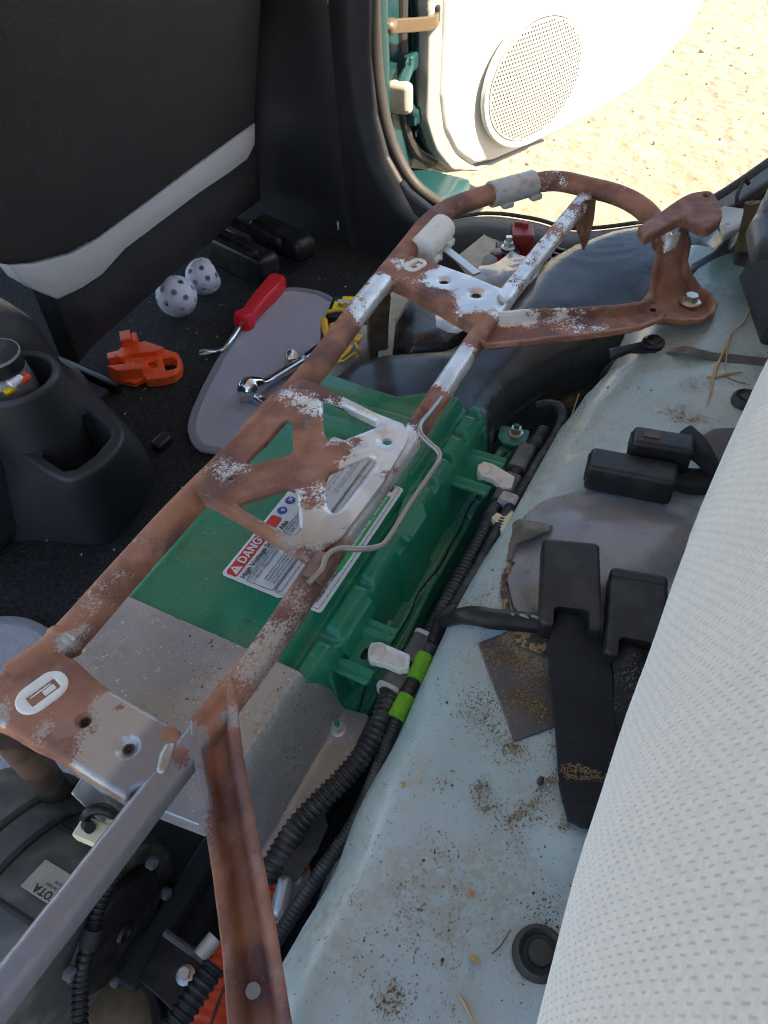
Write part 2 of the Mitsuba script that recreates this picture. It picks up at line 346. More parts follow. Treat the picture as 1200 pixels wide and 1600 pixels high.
mat('m_blackmatte', (.016, .016, .018), .75)
mat('m_trim', lambda p, n, uv: mix((.016, .0165, .021), (.023, .023, .028), f3(p, 30.)), .5, bump=lambda p, n, uv: f3(p, 700., 2), bs=.0003)
mat('m_sill', (.05, .05, .052), .5)
mat('m_carpet', lambda p, n, uv: mix(mix((.006, .006, .007), (.021, .020, .022), smoothstep(.3, .7, f3(p, 300., 3)) * (.5 + f3(p, 12., 2))), (.11, .10, .09), .6 * smoothstep(.80, .86, f3(p, 330., 2))), .95, bump=lambda p, n, uv: f3(p, 420., 2), bs=.0025)
mat('m_seatback', lambda p, n, uv: mix(mix((.011, .010, .0125), (.019, .017, .019), f3(p, 14.)), (.035, .032, .036), .5 * smoothstep(.55, .75, f3(p, 500., 2))), .85, bump=lambda p, n, uv: f3(p, 450., 2), bs=.0014)
mat('m_stripe', (.42, .405, .42), .6)
mat('m_mat', lambda p, n, uv: mix((.31, .30, .36), (.39, .375, .43), f3(p, 260., 2)), .95, bump=lambda p, n, uv: f3(p, 380., 2), bs=.003)
mat('m_matedge', (.20, .20, .235), .9, bump=lambda p, n, uv: f3(p, 500., 2), bs=.002)
def weave(p, n, uv):
    r = uv.x / .0035; k = dr.floor(r); fr = r - k
    c = uv.y / .0076 + .5 * (k - 2 * dr.floor(k / 2)) + .22 * (noise(k * 3.1, uv.y * 50) - .5); q = c - dr.floor(c)
    t = fr + .16 * (q - .3) + .12 * (noise(uv.x * 190, uv.y * 190) - .5)
    return smoothstep(.04, .14, q) * smoothstep(.60, .46, q) * smoothstep(.32, .46, t) * smoothstep(.72, .58, t) * (.65 + .35 * noise(uv.x * 40, uv.y * 40))
def weave_h(p, n, uv):
    a = dr.sin(uv.x / .0026 * 6.283) * dr.sin(uv.y / .0028 * 6.283)
    return 1 - .42 * weave(p, n, uv) + .07 * a + .09 * noise(uv.x * 900, uv.y * 900)
mat('m_weave', lambda p, n, uv: mix(mix((.50, .50, .48), (.565, .562, .54), noise(uv.x * 500, uv.y * 500)), (.30, .31, .31), .55 * weave(p, n, uv)), .9, bump=weave_h, bs=.0011, eps=3e-4, sheen=.2)
mat('m_teal', lambda p, n, uv: mix((.006, .036, .044), (.011, .052, .055), f3(p, 14.)), .25, specular=.6, clearcoat=.5)
mat('m_doorpanel', (.60, .60, .585), .6)
mat('m_doorgrey', (.30, .30, .29), .6)
mat('m_grille', (.30, .30, .305), .6)
mat('m_rubber', (.035, .032, .030), .6)
mat('m_webbing', lambda p, n, uv: mix((.008, .008, .010), (.017, .017, .019), noise(p.x * 900, p.y * 900)), .8, bump=lambda p, n, uv: dr.sin(p.y * 4200) * .5 + dr.sin(p.x * 4200) * .5, bs=.0004)
mat('m_dustyweb', lambda p, n, uv: mix((.012, .012, .013), (.14, .11, .07), .7 * smoothstep(.5, .75, f3(p, 900., 2)) * smoothstep(.4, .7, f3(p, 40., 2))), .85)
mat('m_tar', lambda p, n, uv: mix(mix((.06, .058, .062), (.085, .08, .085), f3(p, 40.)), (.26, .16, .075), .85 * smoothstep(.56, .68, f3(p, 1000., 2) * .5 + f3(p, 26., 2) * .5)), .55)
mat('m_tarflap', lambda p, n, uv: mix((.07, .065, .065), (.14, .12, .10), f3(p, 120.)), .5)
mat('m_tarseal', lambda p, n, uv: mix((.06, .05, .045), (.30, .19, .09), smoothstep(.5, .62, f3(p, 300., 2))), .7)
mat('m_chrome', (.72, .72, .74), .10, 1.)
mat('m_steel', (.62, .62, .62), .34, .6)
mat('m_zinc', (.62, .60, .52), .35, .9)
mat('m_strap', (.20, .15, .10), .3, .6)
scene['m_film'] = {'type': 'blendbsdf', 'weight': .5, 'a': {'type': 'thindielectric', 'int_ior': 1.5}, 'b': {'type': 'twosided', 'side': {'type': 'roughplastic', 'diffuse_reflectance': rgb((.52, .52, .55)), 'alpha': .15}}}
mat('m_wire', lambda p, n, uv: mix((.30, .27, .25), (.42, .40, .38), f3(p, 90.)), .4, .8)
mat('m_red', (.62, .018, .03), .35, specular=.5)
mat('m_orange', (.80, .095, .018), .45)
mat('m_orangecable', (.72, .07, .018), .5)
mat('m_yellow', (.75, .50, .01), .45)
mat('m_yellowdull', (.62, .36, .03), .5)
mat('m_toolgrey', (.24, .24, .245), .6)
mat('m_white', lambda p, n, uv: mix((.72, .69, .64), (.52, .47, .41), smoothstep(.55, .9, f3(p, 90.))), .5)
mat('m_sleeve', lambda p, n, uv: mix((.46, .45, .45), (.40, .33, .28), smoothstep(.55, .75, f3(p, 120.))), .5)
mat('m_cream', (.74, .66, .42), .5)
mat('m_ball', (.56, .57, .66), .45)
mat('m_greentape', lambda p, n, uv: mix((.20, .50, .015), (.12, .30, .02), f3(p, 250.)), .75)
mat('m_label', (.74, .74, .74), .35)
mat('m_ink', (.02, .02, .025), .5)
mat('m_inkgrey', (.16, .16, .17), .5)
mat('m_labelred', (.62, .05, .04), .4)
mat('m_labelgreen', (.03, .36, .09), .4)
mat('m_labelblue', (.05, .09, .32), .4)
mat('m_labelpink', (.70, .50, .48), .4)
mat('m_brown', lambda p, n, uv: mix((.09, .06, .035), (.17, .12, .06), f3(p, 120.)), .8)
mat('m_foam', lambda p, n, uv: mix((.26, .19, .075), (.13, .085, .03), f3(p, 90.)), .9)
mat('m_beige', lambda p, n, uv: mix((.42, .39, .32), (.30, .27, .22), f3(p, 110.)), .8)
mat('m_terminalred', (.24, .022, .022), .5)
mat('m_straw', (.46, .32, .16), .7)
mat('m_grain', lambda p, n, uv: mix((.13, .08, .04), (.30, .20, .10), cell_rand(p.x * 700, p.y * 700)), .9)
mat('m_conduit', lambda p, n, uv: mix((.022, .022, .024), (.075, .072, .068), smoothstep(.45, .75, f3(p, 70.))), .42, specular=.5)
mat('m_graingrey', (.05, .045, .04), .9)
mat('m_fan', lambda p, n, uv: mix((.065, .065, .066), (.14, .13, .115), smoothstep(.4, .72, f3(p, 40., 3))), .6)
mat('m_fabricgrey', (.12, .11, .12), .9)
mat('m_roof', (.60, .58, .55), .9)
gr_col = lambda p, n, uv: mix(mix((.235, .192, .135), (.30, .252, .187), f3(p, 1.6, 3)), (.26, .19, .12), .8 * smoothstep(.56, .68, f3(p, 14., 3) * .7 + .3 * f3(p, 60., 2)))
mat('m_ground', gr_col, .95, bump=lambda p, n, uv: f3(p, 22., 3), bs=.02, eps=.004)
mat('m_stone', lambda p, n, uv: mix((.22, .17, .12), (.42, .35, .27), f3(p, 30.)), .95)
scene['m_bag'] = {'type': 'blendbsdf', 'weight': .07, 'a': {'type': 'thindielectric', 'int_ior': 1.5}, 'b': {'type': 'twosided', 'side': {'type': 'roughplastic', 'diffuse_reflectance': rgb((.75, .75, .74)), 'alpha': .15}}}
scene['m_jar'] = {'type': 'blendbsdf', 'weight': .22, 'a': {'type': 'thindielectric', 'int_ior': 1.5}, 'b': {'type': 'twosided', 'side': {'type': 'roughplastic', 'diffuse_reflectance': rgb((.55, .5, .52)), 'alpha': .1}}}

# ---------------------------------------------------------------- setting: ground, floor, floor pan
def struct(name, mesh, m, label, smooth=35, **kw):
    k = K(name); scene[k] = mikit.ply(mesh, m, smooth=smooth, **kw); labels[k] = {'label': label, 'kind': 'structure'}
    return k
gx = np.concatenate([[-40, -20, -10, -5, -2], np.linspace(0, 8, 90), [12, 20, 40]]); gy = np.concatenate([[-40, -20, -10, -4], np.linspace(-1.5, 3, 60), [6, 12, 25, 40]])
GX, GY = np.meshgrid(gx, gy, indexing='ij'); gz = -.62 + .02 * (meshkit.fbm(np.stack([GX * 1.3, GY * 1.3, GX * 0], -1), 4) - .5)
idx = np.arange(GX.size).reshape(GX.shape)
q = np.stack([idx[:-1, :-1], idx[1:, :-1], idx[1:, 1:], idx[:-1, 1:]], -1).reshape(-1, 4)
struct('ground', (np.stack([GX, GY, gz], -1).reshape(-1, 3), q), 'm_ground', 'dry sandy dirt ground in full sun outside the open door', smooth=False)
st = []
for k in range(420):
    x = rng.uniform(1.9, 6.5); y = rng.uniform(-1., 1.4); r = rng.uniform(.002, .006) * (1 + 1.5 * (rng.random() < .04))
    b = trimesh.creation.icosphere(subdivisions=1, radius=r); b.vertices *= rng.uniform(.5, 1.2, 3); b.apply_translation([x, y, -.62 + r * .2]); st.append(b)
k = K('pebbles'); scene[k] = mikit.ply(cat(*st), 'm_stone', smooth=False); labels[k] = {'label': 'small pebbles and crumbs lying on the sunlit dirt ground', 'kind': 'stuff', 'category': 'pebbles'}

fl = sheet(sbox(-.25, -.95, 1.30, 2.2), lambda x, y, d: -.27 + .006 * (meshkit.fbm(np.stack([x * 9, y * 9, x * 0], -1), 3) - .5), t=.01, res=.03)
struct('floor', fl, 'm_carpet', 'black carpeted car floor with bits of grit')

edge_px = [(400, 1640), (468, 1500), (558, 1344), (602, 1225), (656, 1125), (688, 1050), (726, 965), (748, 917), (786, 850), (826, 783), (870, 700), (912, 630), (958, 572), (990, 548)]
edge = cr([P(*q, 0.) for q in edge_px], 6)
ex, ey = edge[:, 0], edge[:, 1]
o = np.argsort(ex); ex, ey = ex[o], ey[o]
ye = lambda x: np.interp(x, np.r_[-.2, ex, .9, 1.2], np.r_[ey[0], ey, .088, .075])
def bump(x, y, px, py, r, h, ry=None):
    c = P(px, py, 0.); a = S(r, c); b = a if ry is None else S(ry, c)
    return h * np.exp(-((x - c[0]) / a) ** 2 - ((y - c[1]) / b) ** 2)
def pan_z(x, y, d):
    s = y - ye(x)
    z = -np.where(s < -.022, 0, np.where(s < .004, .014 * ((s + .022) / .026) ** 2, np.where(s < .016, 0.014 + (s - .004) * 1.5, .032 + (s - .016) * 4.5)))
    z = z + bump(x, y, 1000, 1250, 60, -.010) + bump(x, y, 900, 1320, 50, .007) + bump(x, y, 960, 1400, 50, -.008) + bump(x, y, 840, 1490, 80, -.005) + bump(x, y, 870, 1560, 60, .005)
    z = z + bump(x, y, 1165, 620, 60, .010) + bump(x, y, 1020, 600, 70, .004) + bump(x, y, 1000, 1330, 50, .006) + .0022 * (meshkit.fbm(np.stack([x * 14, y * 14, x * 0], -1), 2) - .5)
    u = x - (.715 - .10 * 0) - (.19 - y) * .32                       # the raised sill beyond the seam
    z = z + .004 * (1 / (1 + np.exp(-u / .004)))
    dep = np.clip((x - .90 + .25 * np.clip(y, -.05, .1)) / .14, 0, 1); z = z - .0 * dep
    cc = P(925, 860, 0.); e = np.sqrt(((x - cc[0] - .0) / .125) ** 2 + ((y - cc[1] + .02) / .105) ** 2)
    return z + .004 * np.clip((1.12 - e) / .1, 0, 1)
xs = np.linspace(-.15, 1.02, 60)
pp = Polygon(list(np.c_[xs, ye(xs) + .075]) + [(1.02, -.55), (-.15, -.55)])
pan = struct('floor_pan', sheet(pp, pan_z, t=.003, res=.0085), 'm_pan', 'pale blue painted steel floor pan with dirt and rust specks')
zpan = lambda p: float(pan_z(np.array([p[0]]), np.array([p[1]]), None)[0])
def onpan(px, py, h=0.):
    p = P(px, py, 0.); z = zpan(p); p = P(px, py, z + h); return np.array([p[0], p[1], zpan(p) + h])

# car shell: roof, rear end, quarter panel, far pillar, sill
body = thing('car_body', 'teal painted car body shell round the door opening', 'car body')
part(body, 'roof', sheet(rd(sbox(-.10, -1.0, 1.36, 1.9), .12), lambda x, y, d: .93 + .05 * np.clip(d / .3, 0, 1), t=.03, res=.06, rr=.03), 'm_roof')
part(body, 'tailgate', cat(rbox(1.5, .04, 1.0, .02, (.62, -1.0, .45)), rbox(1.5, .04, .4, .02, (.62, -1.0, -.3))), 'm_roof')
part(body, 'quarter_panel', cat(rbox(.04, .72, .55, .02, (1.36, -.64, -.02)), rbox(.05, .10, .75, .02, (1.33, -.72, .6))), 'm_teal')
part(body, 'wheel_arch', rbox(.22, .80, .5, .06, (1.20, -.62, .0)), 'm_trim')
FB = Fr((1.34, .70, 0), (1, 0, 0), (0, 0, 1))          # plane of the pillar's rear flank (faces backwards)
jp = FB.poly([(578, -60), (655, -60), (652, 100), (655, 190), (672, 240), (715, 282), (700, 330), (640, 330), (600, 240), (585, 120)])
jamb = sheet(rd(jp, .01), lambda x, y, d: .012 * np.sin(x * 60) * .4 - .02 * np.clip((x - .02) / .05, 0, 1) + .01 * np.clip((d) / .02, 0, 1), t=.01, res=.01, rr=.004)
part(body, 'pillar_jamb', FB.to(jamb), 'm_teal', label='teal painted pillar flank carrying the door hinges')
FSI = FZ(-.20)
sl = FSI.poly([(628, 262), (672, 268), (735, 282), (715, 318), (640, 345), (618, 300)])
part(body, 'sill', cat(FSI.to(sheet(rd(sl, .008), lambda x, y, d: .012 * np.clip(d / .02, 0, 1), t=.02, res=.008, rr=.005)), rbox(.10, 1.05, .20, .03, (1.335, .22, -.36))), 'm_teal')
for (hx, hy) in ((628, 100), (640, 185)):
    c = FB.loc(hx, hy); b_, s_ = boltmesh(.012, .008), None
    m = Fr(FB.pt(c[0], c[1], .012), (1, 0, 0), (0, 0, 1)).to(b_); part(body, 'hinge_bolt', m, 'm_teal')
for (ax_, ay_, bx_, by_) in ((612, 132, 634, 96), (614, 148, 640, 180)):
    a, b = FB.loc(ax_, ay_), FB.loc(bx_, by_)
    part(body, 'hinge_arm', FB.to(cat(rbox(.035, .03, .022, .005, (b[0], b[1], .010)), hull([((a[0], a[1], .02), .012), ((b[0], b[1], .012), .010)]))), 'm_teal')
a = FB.loc(610, 150); part(body, 'hinge_knuckle', FB.to(rbox(.03, .055, .05, .01, (a[0], a[1], .02))), 'm_beige')
c = FB.loc(641, 207); part(body, 'drain_hole', FB.to(sheet(oval(c[0], c[1], .005, .007), .0145, t=.001, res=.002)), 'm_blackmatte')

# trim of the pillar and the sill
trim = thing('pillar_trim', 'black plastic pillar trim beside the open door', 'trim')
FP = Fr((1.30, 0, 0), (0, -1, 0), (0, 0, 1))
def fpp(x, pts):
    f = Fr((x, 0, 0), (0, -1, 0), (0, 0, 1)); return f, f.poly(pts)
f1, p1 = fpp(1.30, [(504, -80), (580, -80), (578, 90), (588, 180), (606, 245), (640, 305), (690, 345), (700, 400), (640, 440), (560, 440), (546, 400)])
part(trim, 'lower_panel', f1.to(sheet(rd(p1, .012), lambda x, y, d: .018 * np.clip(d / .03, 0, 1) + .004 * (meshkit.fbm(np.stack([x * 6, y * 6, x * 0], -1), 2) - .5), t=.01, res=.012, rr=.006)), 'm_trim')
f2 = Fr((1.315, 0, 0), (0, -1, 0), (0, 0, 1))
p2 = f2.poly([(340, -80), (507, -80), (548, 402), (548, 470), (380, 470)])
part(trim, 'inner_panel', f2.to(sheet(p2, lambda x, y, d: .006 * np.clip(d / .02, 0, 1), t=.01, res=.02, rr=.003)), 'm_trim')
c = f1.loc(524, 397); part(trim, 'anchor_bolt', Fr(f1.pt(c[0], c[1], .02), (0, -1, 0), (0, 0, 1)).to(lathe([[0, 0], [.014, 0], [.014, .004], [.009, .006], [.009, .012], [0, .012]], 20)), 'm_black')
c = f1.loc(537, 345); part(trim, 'torn_tab', f1.to(rbox(.004, .018, .004, .0015, (c[0], c[1], .024))), 'm_sleeve', label='small torn white tab on the black pillar trim')
sd = [(575, -60, .23), (578, 40, .14), (583, 120, .07), (596, 195, .01), (616, 250, -.055), (645, 293, -.10), (690, 326, -.125)]
def onx(px, py, x):
    d = ray(px, py); return EYE + d * ((x - EYE[0]) / d[0])
seal = [onx(a + 8, b, 1.318) for a, b, _ in sd]
part(trim, 'door_seal', tube(seal, .011, n=12), 'm_rubber', label='dark rubber door seal along the pillar edge')
f3_, p3 = fpp(1.275, [(642, 296), (700, 342), (742, 352), (742, 372), (690, 366), (650, 330), (612, 255)])
part(trim, 'corner_piece', f3_.to(sheet(rd(p3, .004), .014, t=.01, res=.008, rr=.006)), 'm_sill')
silltop = [(690, 348), (760, 338), (830, 346), (900, 362), (1000, 352), (1060, 340), (1120, 318), (1160, 292), (1215, 252)]
sz = [-.12, -.12, -.12, -.12, -.115, -.10, -.05, -.02, .02]
st3 = thing('sill_trim', 'dark grey sill trim strip along the foot of the door opening', 'trim')
pts = [onx(a, b, 1.225 + .0 * k) for k, (a, b) in enumerate(silltop)]
pts = cr([P(a, b, z) for (a, b), z in zip(silltop, sz)], 6)
ring = []
for p in pts:
    ring.append(np.array([p + [.012, 0, -.10], p + [.008, 0, -.006], p, p + [-.006, 0, .003], p + [-.04, 0, .001], p + [-.055, 0, -.008], p + [-.062, 0, -.04], p + [-.066, 0, -.2]]))
part(st3, 'strip', loft(ring, cap=False, close=False), 'm_sill')
lipp = [p + np.array([.004, 0, .004]) for p in pts]
part(st3, 'edge_bead', tube(lipp, .0035, n=8, sub=0), 'm_rubber')

# the open rear door
FD = Fr((1.58, .625, -.2), (.938, -.346, 0), (0, 0, 1))
door = thing('rear_door', 'open rear door with pale inner panel in bright sun', 'car door')
dp = FD.poly([(690, -120), (687, 60), (683, 150), (690, 205), (708, 240), (735, 258), (770, 250), (850, 212), (930, 172), (985, 142), (1030, 98), (1070, 48), (1095, 2), (1130, -90), (1150, -160)])
dpanel = sheet(rd(dp, .03), lambda x, y, d: .022 * np.clip(d / .05, 0, 1) ** .5 + .012 * np.exp(-((x - .33) ** 2 + (y - .02) ** 2) / .02), t=.015, res=.02, rr=.012)
part(door, 'inner_panel', FD.to(dpanel), 'm_doorpanel', label='pale inner door panel with speaker grille')
FG_ = Fr(FD.O + FD.N * .04, FD.U, FD.V); c = FG_.loc(838, 126); top_, bot_ = FD.loc(856, 32), FD.loc(818, 218)
ga, gb = abs(FD.loc(903, 118)[0] - FD.loc(770, 130)[0]) / 2, abs(top_[1] - bot_[1]) / 2
holes = m3.Manifold.extrude(m3.CrossSection([np.c_[ga * np.cos(np.arange(48) * np.pi / 24), gb * np.sin(np.arange(48) * np.pi / 24)]]), .004)
pit = .0088; hs = []
for i in range(-40, 41):
    for j in range(-40, 41):
        x, y = (i + .5 * (j % 2)) * pit, j * pit * .87
        if (x / ga) ** 2 + (y / gb) ** 2 < .93:
            hs.append(m3.CrossSection.circle(pit * .29, 6).translate((x, y)))
hol = m3.CrossSection.compose(hs) if hasattr(m3.CrossSection, 'compose') else m3.CrossSection.batch_boolean(hs, m3.OpType.Add)
plate = m3.CrossSection([np.c_[ga * np.cos(np.arange(64) * np.pi / 32), gb * np.sin(np.arange(64) * np.pi / 32)]]) - hol
gm = man(m3.Manifold.extrude(plate, .003)); gm.vertices = gm.vertices + [c[0], c[1], .040]
bz = 1 - ((gm.vertices[:, 0] - c[0]) / ga) ** 2 - ((gm.vertices[:, 1] - c[1]) / gb) ** 2
gm.vertices[:, 2] += .006 * np.clip(bz, 0, 1)
gk = part(door, 'speaker_grille', FD.to(gm), 'm_grille', smooth=False, label='round perforated speaker grille')
part(door, 'grille_backing', FD.to(sheet(oval(c[0], c[1], ga, gb), .0355, t=.002, res=.02)), 'm_inkgrey')
tt = np.arange(65) * 2 * np.pi / 64
part(door, 'grille_ring', FD.to(tube(np.c_[c[0] + (ga + .008) * np.cos(tt), c[1] + (gb + .008) * np.sin(tt), np.full(65, .036)], .008, n=8, sub=0, cap=False)), 'm_doorpanel')
FE = Fr((1.565, .632, -.2), (.938, -.346, 0), (0, 0, 1))
ep = FE.poly([(664, -120), (700, -120), (697, 60), (692, 150), (698, 205), (716, 243), (745, 262), (850, 218), (850, 222), (745, 268), (705, 266), (680, 235), (665, 190), (668, 60)])
part(door, 'panel_edge', FE.to(sheet(ep, .004, t=.02, res=.012, rr=.006)), 'm_doorgrey')
ss = [(668, -80), (664, 60), (662, 140), (666, 200), (684, 243), (712, 262)]
part(door, 'door_seal', tube([FE.pt(*FE.loc(a - 16, b), -.035) for a, b in ss], .011, n=10), 'm_rubber')
FF = Fr((1.53, .70, -.2), (.938, -.346, 0), (0, 0, 1))
sp = FF.poly([(640, -120), (696, -120), (694, 60), (688, 160), (696, 220), (725, 266), (850, 216), (980, 146), (985, 150), (850, 222), (760, 266), (700, 272), (668, 254), (650, 190), (644, 90)])
part(door, 'shell', FF.to(sheet(rd(sp, .004), lambda x, y, d: .01 * np.sin(y * 30) * .3, t=.06, res=.015, rr=.008)), 'm_teal')
part(door, 'check_strap', cat(hull([(FB.pt(*FB.loc(600, 42), .01), .013), (FB.pt(*FB.loc(604, 38), .01), .012)]), tube([FB.pt(*FB.loc(604, 40), .012), FB.pt(*FB.loc(640, 30), .05), FE.pt(*FE.loc(690, 18), -.02)], .011, prof=rsq(.3, 3, 1, .45), sub=4)), 'm_strap', label='shiny steel check strap between pillar and open door')
part(door, 'check_strap_boot', along(rbox(.03, .03, .03, .004), FE.pt(*FE.loc(682, 21), -.01), FE.pt(*FE.loc(690, 18), -.02)), 'm_blackmatte')
for q in ((664, 62), (676, 70)):
    part(door, 'shell_dimple', FF.to(lathe([[0, .012], [.012, .010], [.018, 0]], 16).apply_translation([*FF.loc(*q), -.002])), 'm_teal')

# front seat
seat = thing('front_seat', 'dark cloth front seat seen from behind, with a pale band across its back', 'car seat')
A0, B0 = P(120, 560, -.2), P(402, 318, -.2)
FS = Fr(A0, B0 - A0, (0, -.17, 1.0))
bp = FS.poly([(-90, 400), (5, 412), (45, 408), (100, 394), (140, 372), (250, 292), (389, 192), (394, 100), (402, -20), (405, -80), (-90, -80)])
zb = lambda x, y, d: .012 + .012 * np.clip(d / .10, 0, 1) ** .6 + .006 * (meshkit.fbm(np.stack([x * 5, y * 5, x * 0], -1), 2) - .5)
part(seat, 'backrest', FS.to(sheet(rd(bp, .004), zb, t=.05, res=.014, rr=.012)), 'm_seatback')
sp_ = FS.poly([(2, 410), (45, 408), (100, 394), (140, 372), (250, 292), (390, 190), (390, 222), (378, 246), (348, 268), (300, 300), (240, 345), (185, 386), (150, 425), (118, 446), (80, 464), (52, 452), (22, 435)])
part(seat, 'trim_band', FS.to(sheet(sp_, lambda x, y, d: .012 + .003 * np.clip(d / .02, 0, 1), t=.02, res=.008, rr=.002)), 'm_stripe', label='pale grey band across the bottom of the seat back')
kp = FS.poly([(78, 460), (118, 443), (150, 422), (185, 383), (240, 342), (300, 297), (348, 265), (378, 243), (392, 215), (404, 240), (406, 312), (260, 440), (150, 540), (124, 570), (112, 540)])
part(seat, 'skirt', FS.to(sheet(rd(kp, .003), lambda x, y, d: .002 + .014 * np.clip(d / .05, 0, 1) + .008 * (meshkit.fbm(np.stack([x * 12, y * 12, x * 0], -1), 2) - .5), t=.03, res=.01, rr=.006)), 'm_seatback')
sidep = FS.poly([(388, -80), (450, -80), (440, 300), (408, 330), (402, 190)])
part(seat, 'side_bolster', FS.to(sheet(sidep, -.05, t=.12, res=.03, rr=.02)), 'm_blackmatte')
bolz = FS.poly([(-160, 520), (-60, 470), (2, 472), (40, 480), (70, 500), (100, 545), (128, 590), (110, 640), (-100, 700)])
part(seat, 'seat_base_cover', FS.to(sheet(rd(bolz, .02), lambda x, y, d: -.03 + .05 * np.clip(d / .05, 0, 1) ** .5, t=.04, res=.012, rr=.02)), 'm_trim')
rail = thing('seat_rail_cover', 'black plastic seat rail cover on the floor behind the front seat', 'rail cover')
a, b = P(335, 372, -.225), P(425, 415, -.225); F = FZ(-.225, a, b); L = np.linalg.norm((b - a)[:2])
part(rail, 'body', F.to(rbox(L, .05, .07, .012, (L / 2, .0, -.015))), 'm_black')
part(rail, 'top_slab', F.to(rbox(L * .9, .055, .05, .015, (L * .62, .085, .0))), 'm_black')
part(rail, 'lip', F.to(rbox(L * .9, .014, .02, .006, (L / 2, .035, .028))), 'm_black')
part(rail, 'rib', F.to(rbox(L * .95, .012, .02, .005, (L * .45, -.02, .025))), 'm_black')
br = thing('seat_rail_end', 'black metal seat rail end lying by the console', 'rail end')
a, b = P(104, 572, -.262), P(186, 608, -.262); F = FZ(-.262, a, b); L = np.linalg.norm((b - a)[:2])
part(br, 'plate', F.to(rbox(L, .012, .022, .003, (L / 2, 0, 0))), 'm_black')
part(br, 'rail_foot', F.to(cat(rbox(L * .8, .05, .012, .003, (L * .52, -.035, -.004)), rbox(.02, .02, .02, .004, (L * .9, -.05, 0)), rbox(.018, .014, .016, .003, (L * .35, -.02, .008)))), 'm_blackmatte')

# ---------------------------------------------------------------- seat frame (rusty steel)
frame = thing('seat_base_frame', 'rusty brown steel seat base frame of tubes and pressed plates', 'seat frame')
RT = .0128
fr_px = [(22, 1062, 0), (100, 1003, 0), (190, 903, 0), (280, 803, 0), (390, 690, 0), (487, 583, 0), (560, 487, .002), (603, 433, .004), (640, 387, .006), (668, 352, .008), (700, 328, .009), (745, 310, .010), (790, 297, .010), (830, 287, .010), (872, 283, .010), (920, 293, .010), (968, 306, .010), (1004, 326, .008), (1026, 352, .004), (1036, 380, 0)]
part(frame, 'front_tube', tube([P(a, b, ZF + dz) for a, b, dz in fr_px], RT, n=20, sub=6), 'm_frame', smooth=60)
rr_px = [(-60, 1640), (0, 1557), (120, 1403), (250, 1233), (400, 1037), (490, 903), (560, 800), (640, 690), (690, 612), (745, 530), (800, 453), (870, 365), (914, 312)]
part(frame, 'rear_rail', tube([P(a, b, ZF) for a, b in rr_px], .0098, prof=rsq(.72, 6), sub=3, up=(0, 0, 1)), 'm_frame', smooth=40)
FM = FZ(.0735)
def mp(pts): return FM.poly(pts)
def pl(pts, n=4): return FM.poly(cr(pts, n, True))
outer = rd(mp([(469, 591), (507, 606), (540, 622), (587, 645), (630, 662), (639, 680), (632, 697), (597, 755), (533, 840), (487, 872), (457, 850), (407, 822), (373, 801), (340, 784), (319, 774), (305, 767), (322, 745), (350, 708), (395, 660), (430, 622)]), .002)
cut = [[(504, 620), (537, 631), (585, 653), (588, 665), (530, 687), (513, 686), (506, 675)], [(453, 655), (456, 662), (458, 702), (453, 711), (391, 728), (385, 724), (441, 661)],
       [(449, 759), (461, 764), (464, 772), (467, 822), (461, 831), (449, 832), (384, 796), (372, 787), (378, 781)], [(576, 709), (587, 714), (586, 723), (530, 794), (520, 799), (512, 790), (508, 748), (514, 735)]]
holes_ = shapely.union_all([rd(FM.poly(c), .0022) for c in cut])
em = FM.loc(605, 686); r1 = S(8, P(605, 686, .07)); h2 = FM.loc(359, 749)
plate1 = outer.difference(holes_).difference(oval(*em, r1, r1)).difference(oval(*h2, r1 * .6, r1 * .6))
cutD = rd(FM.poly(cut[3]), .002).union(rd(FM.poly(cut[0]), .002)).union(rd(FM.poly(cut[2]), .002))
def plate_z(x, y, d):
    dd = shapely.distance(shapely.points(x, y), cutD)
    z = .0035 * np.clip(1 - dd / .008, 0, 1) ** 1.5 * 0 - .003 * np.clip(1 - dd / .004, 0, 1) ** 2
    e = np.hypot(x - em[0], y - em[1]); z = z - .0028 / (1 + np.exp((e - r1 * 1.75) / .0007))
    ez = np.hypot(x - FM.loc(485, 740)[0], y - FM.loc(485, 740)[1])
    lip = .0018 * np.exp(-((y - FM.loc(400, 690)[1] + .006) / .008) ** 2)
    return z + lip - .0004 * (meshkit.fbm(np.stack([x * 30, y * 30, x * 0], -1), 2) - .5)
part(frame, 'middle_plate', FM.to(sheet(plate1, plate_z, t=.0025, res=.0026, rr=.0005, skirt=.015)), 'm_frame', smooth=16, label='pressed middle plate with triangular cut-outs, part rust and part bare zinc')
# round bead where the plate is wrapped round the front tube
part(frame, 'wrap_tab', tube([P(a, b, ZF) for a, b in ((396, 683), (440, 634))], RT + .0016, n=18, sub=0), 'm_frame')
part(frame, 'wire_loop', tube([P(a, b, z) for a, b, z in ((690, 622, .076), (672, 645, .079), (658, 662, .081), (657, 677, .082), (670, 692, .078), (683, 703, .074), (687, 714, .072), (678, 733, .072), (641, 787, .070), (606, 843, .070), (588, 855, .071), (560, 858, .074), (532, 857, .077), (512, 868, .079), (503, 890, .078), (482, 912, .076))], S(4.9, P(600, 850, .07)), n=12, sub=6), 'm_wire', smooth=60, label='bare steel wire loop welded to the rear rail')
for a, b in (((668, 642), (690, 618)), ((488, 905), (510, 870))):
    part(frame, 'weld_seat', tube([P(*a, .072), P(*((np.array(a) + b) / 2), .0745), P(*b, .072)], .0085, prof=rsq(.6, 4, .5, 1), sub=4, up=(0, 0, 1)), 'm_frame', smooth=50)
